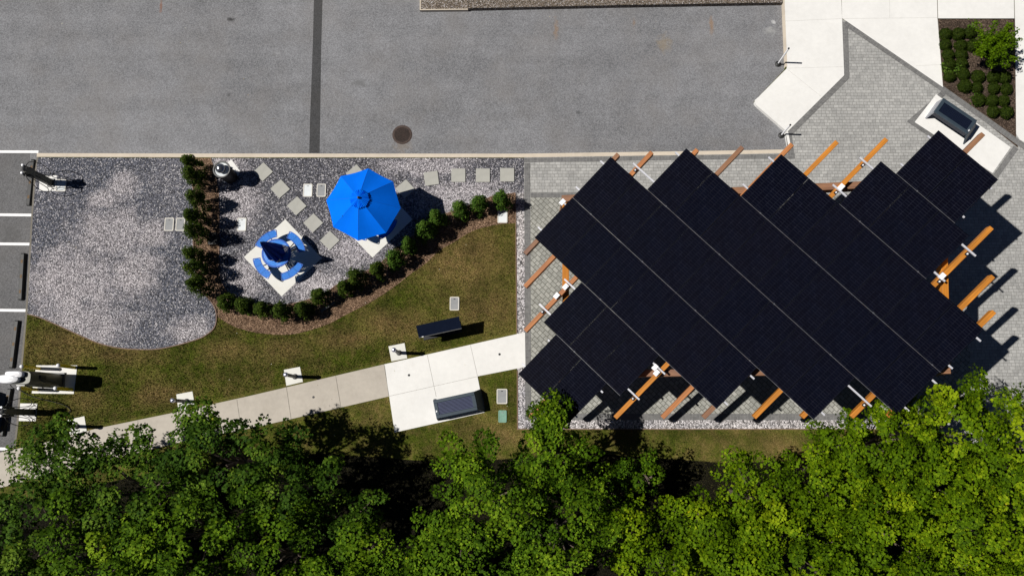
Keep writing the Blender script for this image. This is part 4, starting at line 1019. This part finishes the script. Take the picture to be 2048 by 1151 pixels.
mb = MB(); mb.bbox((.44, .06, 1.15), (.05, .14, .3), .01); mb.build('holster', M['dark_metal'], t)
mb = MB(); mb.box((-.1, -.262, 1.3), (.3, .02, .35)); mb.build('screen', M['glassblack'], t)
# loose cable on the lawn
m = MB(); m.tube([G(x, y, z) for x, y, z in smooth_curve([(20, 768, .1), (26, 775, .02), (40, 780, .03), (62, 791, .03), (90, 799, .03), (118, 806, .03), (135, 813, .03), (141, 822, .03), (128, 826, .03)], 6)], .014, 6)
tag(m.build('loose_cable', M['cable']), 'thin black cable lying across the grass beside the fast charger', 'cable')

# small things in the mulch
p = G(428, 478, .2); t = thing('junction_pedestal', (p.x, p.y, .004), 'small black square box in the mulch between left hedge shrubs', 'utility box')
mb = MB(); mb.bbox((0, 0, .15), (.28, .44, .30), .01); mb.build('body', M['dark_metal'], t); mb = MB(); mb.bbox((0, 0, .315), (.32, .48, .03), .008); mb.build('lid', M['rubber'], t)
A = G(642, 622, .1); B = G(669, 604, .1); c = (A + B) / 2; d = B - A; t = thing('garden_light', (c.x, c.y, .004), 'narrow grey bar fixture lying in the dark mulch under the hedge', 'garden light', rz=math.atan2(d.y, d.x))
mb = MB(); mb.bbox((0, 0, .10), (d.length, .09, .05), .01); mb.build('body', M['grey_metal'], t)
for sg in (-1, 1): mb = MB(); mb.lathe([(.015, 0), (.015, .08)], 8); mb.build('leg', M['dark_metal'], t, loc=(sg * d.length * .35, 0, 0))

# ------------------------------------------------------------------ car just outside the left edge (its shadow reaches into view)
def car(nx, cyp, label):
    n = G(nx, cyp, ZR); t = thing('parked_car', (n.x - 2.15, n.y, ZR), label, 'car')
    L = 2.15
    def sec(x, w, z0, z1, rr=.12):
        out = []; 
        for (y, z) in ((-w, z0), (-w - .01, (z0 + z1) / 2), (-w + .04, z1 - .08), (-w + rr + .05, z1), (w - rr - .05, z1), (w - .04, z1 - .08), (w + .01, (z0 + z1) / 2), (w, z0)): out.append(Vector((x, y, z)))
        return out
    mb = MB(); mb.loft([sec(-L, .62, .35, .80), sec(-L + .12, .80, .26, .92), sec(-1.3, .87, .22, .96), sec(0, .88, .20, .95), sec(1.1, .87, .22, .92), sec(1.7, .82, .24, .84), sec(2.0, .70, .28, .72), sec(L, .50, .36, .60)]); mb.build('body', M['paint_black'], t, smooth=True)
    mb = MB(); mb.loft([[Vector((x, y, z)) for x, y, z in ((-1.7, -.72, .955), (1.0, -.74, .94), (1.0, .74, .94), (-1.7, .72, .955))], [Vector((x, y, z)) for x, y, z in ((-1.05, -.56, 1.40), (.15, -.58, 1.42), (.15, .58, 1.42), (-1.05, .56, 1.40))]], True, False); mb.build('window', M['glassblack'], t)
    mb = MB(); mb.bbox((-.45, 0, 1.425), (1.3, 1.14, .05), .02); mb.build('roof', M['paint_black'], t)
    for sx in (-1.3, 1.3):
        for sy in (-1, 1):
            Mw = Matrix.Translation((sx, sy * .80, .33)) @ Matrix.Rotation(R_(90), 4, 'X'); mb = MB(); mb.lathe([(.2, -.1), (.33, -.1), (.33, .1), (.2, .1)], 28, M=Mw); w_ = mb.build('wheel', M['rubber'], t)
            mb = MB(); mb.lathe([(.2, -.105), (.2, .105)], 20, M=Mw); mb.build('rim', M['alu'], w_)
    for sy in (-1, 1): mb = MB(); mb.bbox((1.95, sy * .55, .66), (.22, .22, .10), .02); mb.build('headlight', M['headlamp'], t)
car(-4, 826, 'black car nose-in at the left edge, mostly outside the picture')

# ------------------------------------------------------------------ hedge
left = [((405, 345), 'first hedge shrub at the kerb, topmost of the left column'), ((409, 370), 'second hedge shrub below the kerb in the left column'), ((413, 411), 'third shrub of the left column, beside a sunny patch of mulch'), ((410, 446), 'fourth shrub of the left column, level with the paired grey covers'),
        ((413, 476), 'fifth shrub of the left column, next to the small black box'), ((407, 519), 'sixth shrub of the left column, below the black box'), ((410, 548), 'seventh shrub of the left column, nearest but one to its lower end'), ((416, 580), 'eighth shrub at the lower end of the left column')]
for i, ((x, y), l) in enumerate(left): cone_shrub(0, 0, 1.58 + .12 * math.sin(i * 2.1), .36 + .04 * math.sin(i * 3.3), 100 + i, M['shrub'], l, base_px=(x, y))
arc = [((453, 603), 'smallest shrub where the left column turns into the arc'), ((488, 611), 'second shrub of the lower arc'), ((525, 618), 'third shrub of the lower arc, left of the pad tip'), ((565, 623), 'shrub directly below the closed umbrella pad'), ((606, 618), 'shrub right of the pad tip, left of the grey bar'), ((639, 592), 'shrub just above the grey bar fixture'),
       ((690, 574), 'shrub below the diagonal stones, start of the rising hedge'), ((713, 553), 'shrub touching its neighbours below the open umbrella pad'), ((755, 539), 'shrub right below the second pad tip'), ((789, 516), 'broad shrub below right of the open umbrella'), ((817, 489), 'slim lighter shrub in the umbrella shadow'), ((849, 459), 'large bright shrub right of the umbrella shadow'), ((873, 436), 'shrub where the umbrella shadow ends'),
       ((920, 418), 'shrub at the lower bend by the white gravel'), ((958, 408), 'last but one shrub before the plaza strip'), ((1003, 398), 'last shrub of the hedge, above the white lidded cover')]
for i, ((x, y), l) in enumerate(arc):
    hh = ((.85 if i < 3 else 1.05) if i < 9 else (1.25 if i < 13 else 1.1)) * (1 + .12 * math.sin(i * 4.7))
    cone_shrub(x, y, hh, (.35 if i not in (10,) else .29) * (1 + .13 * math.sin(i * 2.9)), 200 + i, M['shrub'] if i < 9 else M['shrub_bright'], l)
# boxwood globes
gl = [(1490, 235), (1583, 235), (1665, 225), (1490, 310), (1600, 320), (1685, 318), (1510, 385), (1605, 385), (1515, 455), (1605, 450), (1520, 540), (1620, 525), (1725, 540), (1630, 610), (1715, 620), (1835, 545), (1915, 545), (1840, 625), (1930, 630), (1730, 710), (1825, 715), (1910, 715), (1835, 795), (1930, 800)]
gl_lab = ['top left corner of the bed', 'first row, second from the left', 'first row, half under the young tree', 'second row, left edge of the bed', 'second row, second from the left', 'second row, half under the young tree', 'third row, left edge of the bed', 'third row, second from the left', 'fourth row, left edge of the bed', 'fourth row, second from the left',
          'lower left end of the left edge column', 'fifth row, second from the left', 'fifth row, just below left of the young tree', 'largest of the bed, lower left cluster', 'right beside the largest one', 'below the young tree, left of a pair', 'below the young tree, by the pavement', 'sixth row, left of the pair by the pavement', 'sixth row, at the pavement edge', 'seventh row, left one of three', 'seventh row, middle one of three', 'seventh row, right one of three at the pavement', 'bottom pair, left one', 'bottom pair, right one at the pavement']
protos = [globe_mesh(300 + i, .25, None) for i in range(4)]
for i, ((x, y), l) in enumerate(zip(gl, gl_lab)):
    q = G(1480 + x / 3.597, y / 3.597, .22); V, k, n, tn = protos[i % 4]; s = (1.12 if i == 13 else 1.0) * (1 + .06 * math.sin(i * 1.7)); a = i * 1.3
    Rm = np.array([[math.cos(a), -math.sin(a), 0], [math.sin(a), math.cos(a), 0], [0, 0, 1]])
    o = np_mesh('boxwood', (V @ Rm.T) * s, k, n, M['box'], tn, loc=(q.x, q.y, .012)); tag(o, 'round clipped boxwood, ' + l, 'boxwood', 'clipped boxwood globes in the planting bed')
# low seedlings of lighter green between the globes
for i, (x, y, l) in enumerate(((1660, 205, 'pale green seedling at the top of the planting bed, left of the young tree'), (1560, 500, 'pale green weed between boxwoods in the lower left of the bed'), (1697, 712, 'light green weed leaning on the lower left boxwood'), (1480, 500, 'pale weed at the left edge of the planting bed'))):
    q = G(1480 + x / 3.597, y / 3.597, .1); rg = np.random.default_rng(700 + i); n = 130
    C = rg.normal(scale=(.10, .10, .05), size=(n, 3)) + np.array([0, 0, .14]); V, k, n = leaves(C, rg.normal(scale=.6, size=(n, 3)) + np.array([0, 0, 1]), rg.uniform(.04, .08, n), rg, QUAD)
    tag(np_mesh('weed', V, k, n, M['shrub_bright'], rg.uniform(.5, .95, n), loc=(q.x, q.y, .01)), l, 'weed', 'pale weeds in the planting bed')
# young tree in bed
def young_tree():
    rg = np.random.default_rng(77); b = G(1992, 88, .9); b.z = .01
    t = thing('young_tree', b, 'light green multi stemmed young tree with twigs over the pavement', 'tree')
    mb = MB(); mb.tube([(0, 0, 0), (.02, .02, .4), (0, 0, .75)], [.05, .04, .03], 8); mb.build('trunk', M['bark'], t)
    C = []; N = []; S = []; T = []; br = MB(); ep = []
    for i in range(38):
        th = rg.uniform(0, 6.28); el = rg.uniform(.1, 1.4); L = rg.uniform(.55, 1.0) * (1 if i > 6 else 1.25)
        e = np.array([math.cos(th) * math.cos(el), math.sin(th) * math.cos(el), math.sin(el) * .9]) * L + np.array([0, 0, .6]); ep.append(e)
        br.tube([(0, 0, .45), tuple(e * .55 + np.array([0, 0, .1])), tuple(e)], [.02, .012, .005], 5)
        for f in np.linspace(.4, 1.03, 7):
            c = np.array([0, 0, .45]) * (1 - f) + e * f; n = 26
            C.append(c + rg.normal(scale=.085 * (1.25 - f * .6), size=(n, 3))); N.append(rg.normal(scale=.6, size=(n, 3)) + np.array([0, 0, 1])); S.append(rg.uniform(.045, .09, n)); T.append(np.clip(rg.normal(rg.uniform(.15, .5), .15, n), 0, .97))
    br.build('branch', M['bark'], t); V, k, n = leaves(np.vstack(C), np.vstack(N), np.concatenate(S), rg); np_mesh('foliage', V, k, n, M['tree_bright'], np.concatenate(T) * .8, t)
young_tree()

# ------------------------------------------------------------------ maple trees
B, D_, Mm = M['tree_bright'], M['tree_dark'], M['tree_mid']
trees = [
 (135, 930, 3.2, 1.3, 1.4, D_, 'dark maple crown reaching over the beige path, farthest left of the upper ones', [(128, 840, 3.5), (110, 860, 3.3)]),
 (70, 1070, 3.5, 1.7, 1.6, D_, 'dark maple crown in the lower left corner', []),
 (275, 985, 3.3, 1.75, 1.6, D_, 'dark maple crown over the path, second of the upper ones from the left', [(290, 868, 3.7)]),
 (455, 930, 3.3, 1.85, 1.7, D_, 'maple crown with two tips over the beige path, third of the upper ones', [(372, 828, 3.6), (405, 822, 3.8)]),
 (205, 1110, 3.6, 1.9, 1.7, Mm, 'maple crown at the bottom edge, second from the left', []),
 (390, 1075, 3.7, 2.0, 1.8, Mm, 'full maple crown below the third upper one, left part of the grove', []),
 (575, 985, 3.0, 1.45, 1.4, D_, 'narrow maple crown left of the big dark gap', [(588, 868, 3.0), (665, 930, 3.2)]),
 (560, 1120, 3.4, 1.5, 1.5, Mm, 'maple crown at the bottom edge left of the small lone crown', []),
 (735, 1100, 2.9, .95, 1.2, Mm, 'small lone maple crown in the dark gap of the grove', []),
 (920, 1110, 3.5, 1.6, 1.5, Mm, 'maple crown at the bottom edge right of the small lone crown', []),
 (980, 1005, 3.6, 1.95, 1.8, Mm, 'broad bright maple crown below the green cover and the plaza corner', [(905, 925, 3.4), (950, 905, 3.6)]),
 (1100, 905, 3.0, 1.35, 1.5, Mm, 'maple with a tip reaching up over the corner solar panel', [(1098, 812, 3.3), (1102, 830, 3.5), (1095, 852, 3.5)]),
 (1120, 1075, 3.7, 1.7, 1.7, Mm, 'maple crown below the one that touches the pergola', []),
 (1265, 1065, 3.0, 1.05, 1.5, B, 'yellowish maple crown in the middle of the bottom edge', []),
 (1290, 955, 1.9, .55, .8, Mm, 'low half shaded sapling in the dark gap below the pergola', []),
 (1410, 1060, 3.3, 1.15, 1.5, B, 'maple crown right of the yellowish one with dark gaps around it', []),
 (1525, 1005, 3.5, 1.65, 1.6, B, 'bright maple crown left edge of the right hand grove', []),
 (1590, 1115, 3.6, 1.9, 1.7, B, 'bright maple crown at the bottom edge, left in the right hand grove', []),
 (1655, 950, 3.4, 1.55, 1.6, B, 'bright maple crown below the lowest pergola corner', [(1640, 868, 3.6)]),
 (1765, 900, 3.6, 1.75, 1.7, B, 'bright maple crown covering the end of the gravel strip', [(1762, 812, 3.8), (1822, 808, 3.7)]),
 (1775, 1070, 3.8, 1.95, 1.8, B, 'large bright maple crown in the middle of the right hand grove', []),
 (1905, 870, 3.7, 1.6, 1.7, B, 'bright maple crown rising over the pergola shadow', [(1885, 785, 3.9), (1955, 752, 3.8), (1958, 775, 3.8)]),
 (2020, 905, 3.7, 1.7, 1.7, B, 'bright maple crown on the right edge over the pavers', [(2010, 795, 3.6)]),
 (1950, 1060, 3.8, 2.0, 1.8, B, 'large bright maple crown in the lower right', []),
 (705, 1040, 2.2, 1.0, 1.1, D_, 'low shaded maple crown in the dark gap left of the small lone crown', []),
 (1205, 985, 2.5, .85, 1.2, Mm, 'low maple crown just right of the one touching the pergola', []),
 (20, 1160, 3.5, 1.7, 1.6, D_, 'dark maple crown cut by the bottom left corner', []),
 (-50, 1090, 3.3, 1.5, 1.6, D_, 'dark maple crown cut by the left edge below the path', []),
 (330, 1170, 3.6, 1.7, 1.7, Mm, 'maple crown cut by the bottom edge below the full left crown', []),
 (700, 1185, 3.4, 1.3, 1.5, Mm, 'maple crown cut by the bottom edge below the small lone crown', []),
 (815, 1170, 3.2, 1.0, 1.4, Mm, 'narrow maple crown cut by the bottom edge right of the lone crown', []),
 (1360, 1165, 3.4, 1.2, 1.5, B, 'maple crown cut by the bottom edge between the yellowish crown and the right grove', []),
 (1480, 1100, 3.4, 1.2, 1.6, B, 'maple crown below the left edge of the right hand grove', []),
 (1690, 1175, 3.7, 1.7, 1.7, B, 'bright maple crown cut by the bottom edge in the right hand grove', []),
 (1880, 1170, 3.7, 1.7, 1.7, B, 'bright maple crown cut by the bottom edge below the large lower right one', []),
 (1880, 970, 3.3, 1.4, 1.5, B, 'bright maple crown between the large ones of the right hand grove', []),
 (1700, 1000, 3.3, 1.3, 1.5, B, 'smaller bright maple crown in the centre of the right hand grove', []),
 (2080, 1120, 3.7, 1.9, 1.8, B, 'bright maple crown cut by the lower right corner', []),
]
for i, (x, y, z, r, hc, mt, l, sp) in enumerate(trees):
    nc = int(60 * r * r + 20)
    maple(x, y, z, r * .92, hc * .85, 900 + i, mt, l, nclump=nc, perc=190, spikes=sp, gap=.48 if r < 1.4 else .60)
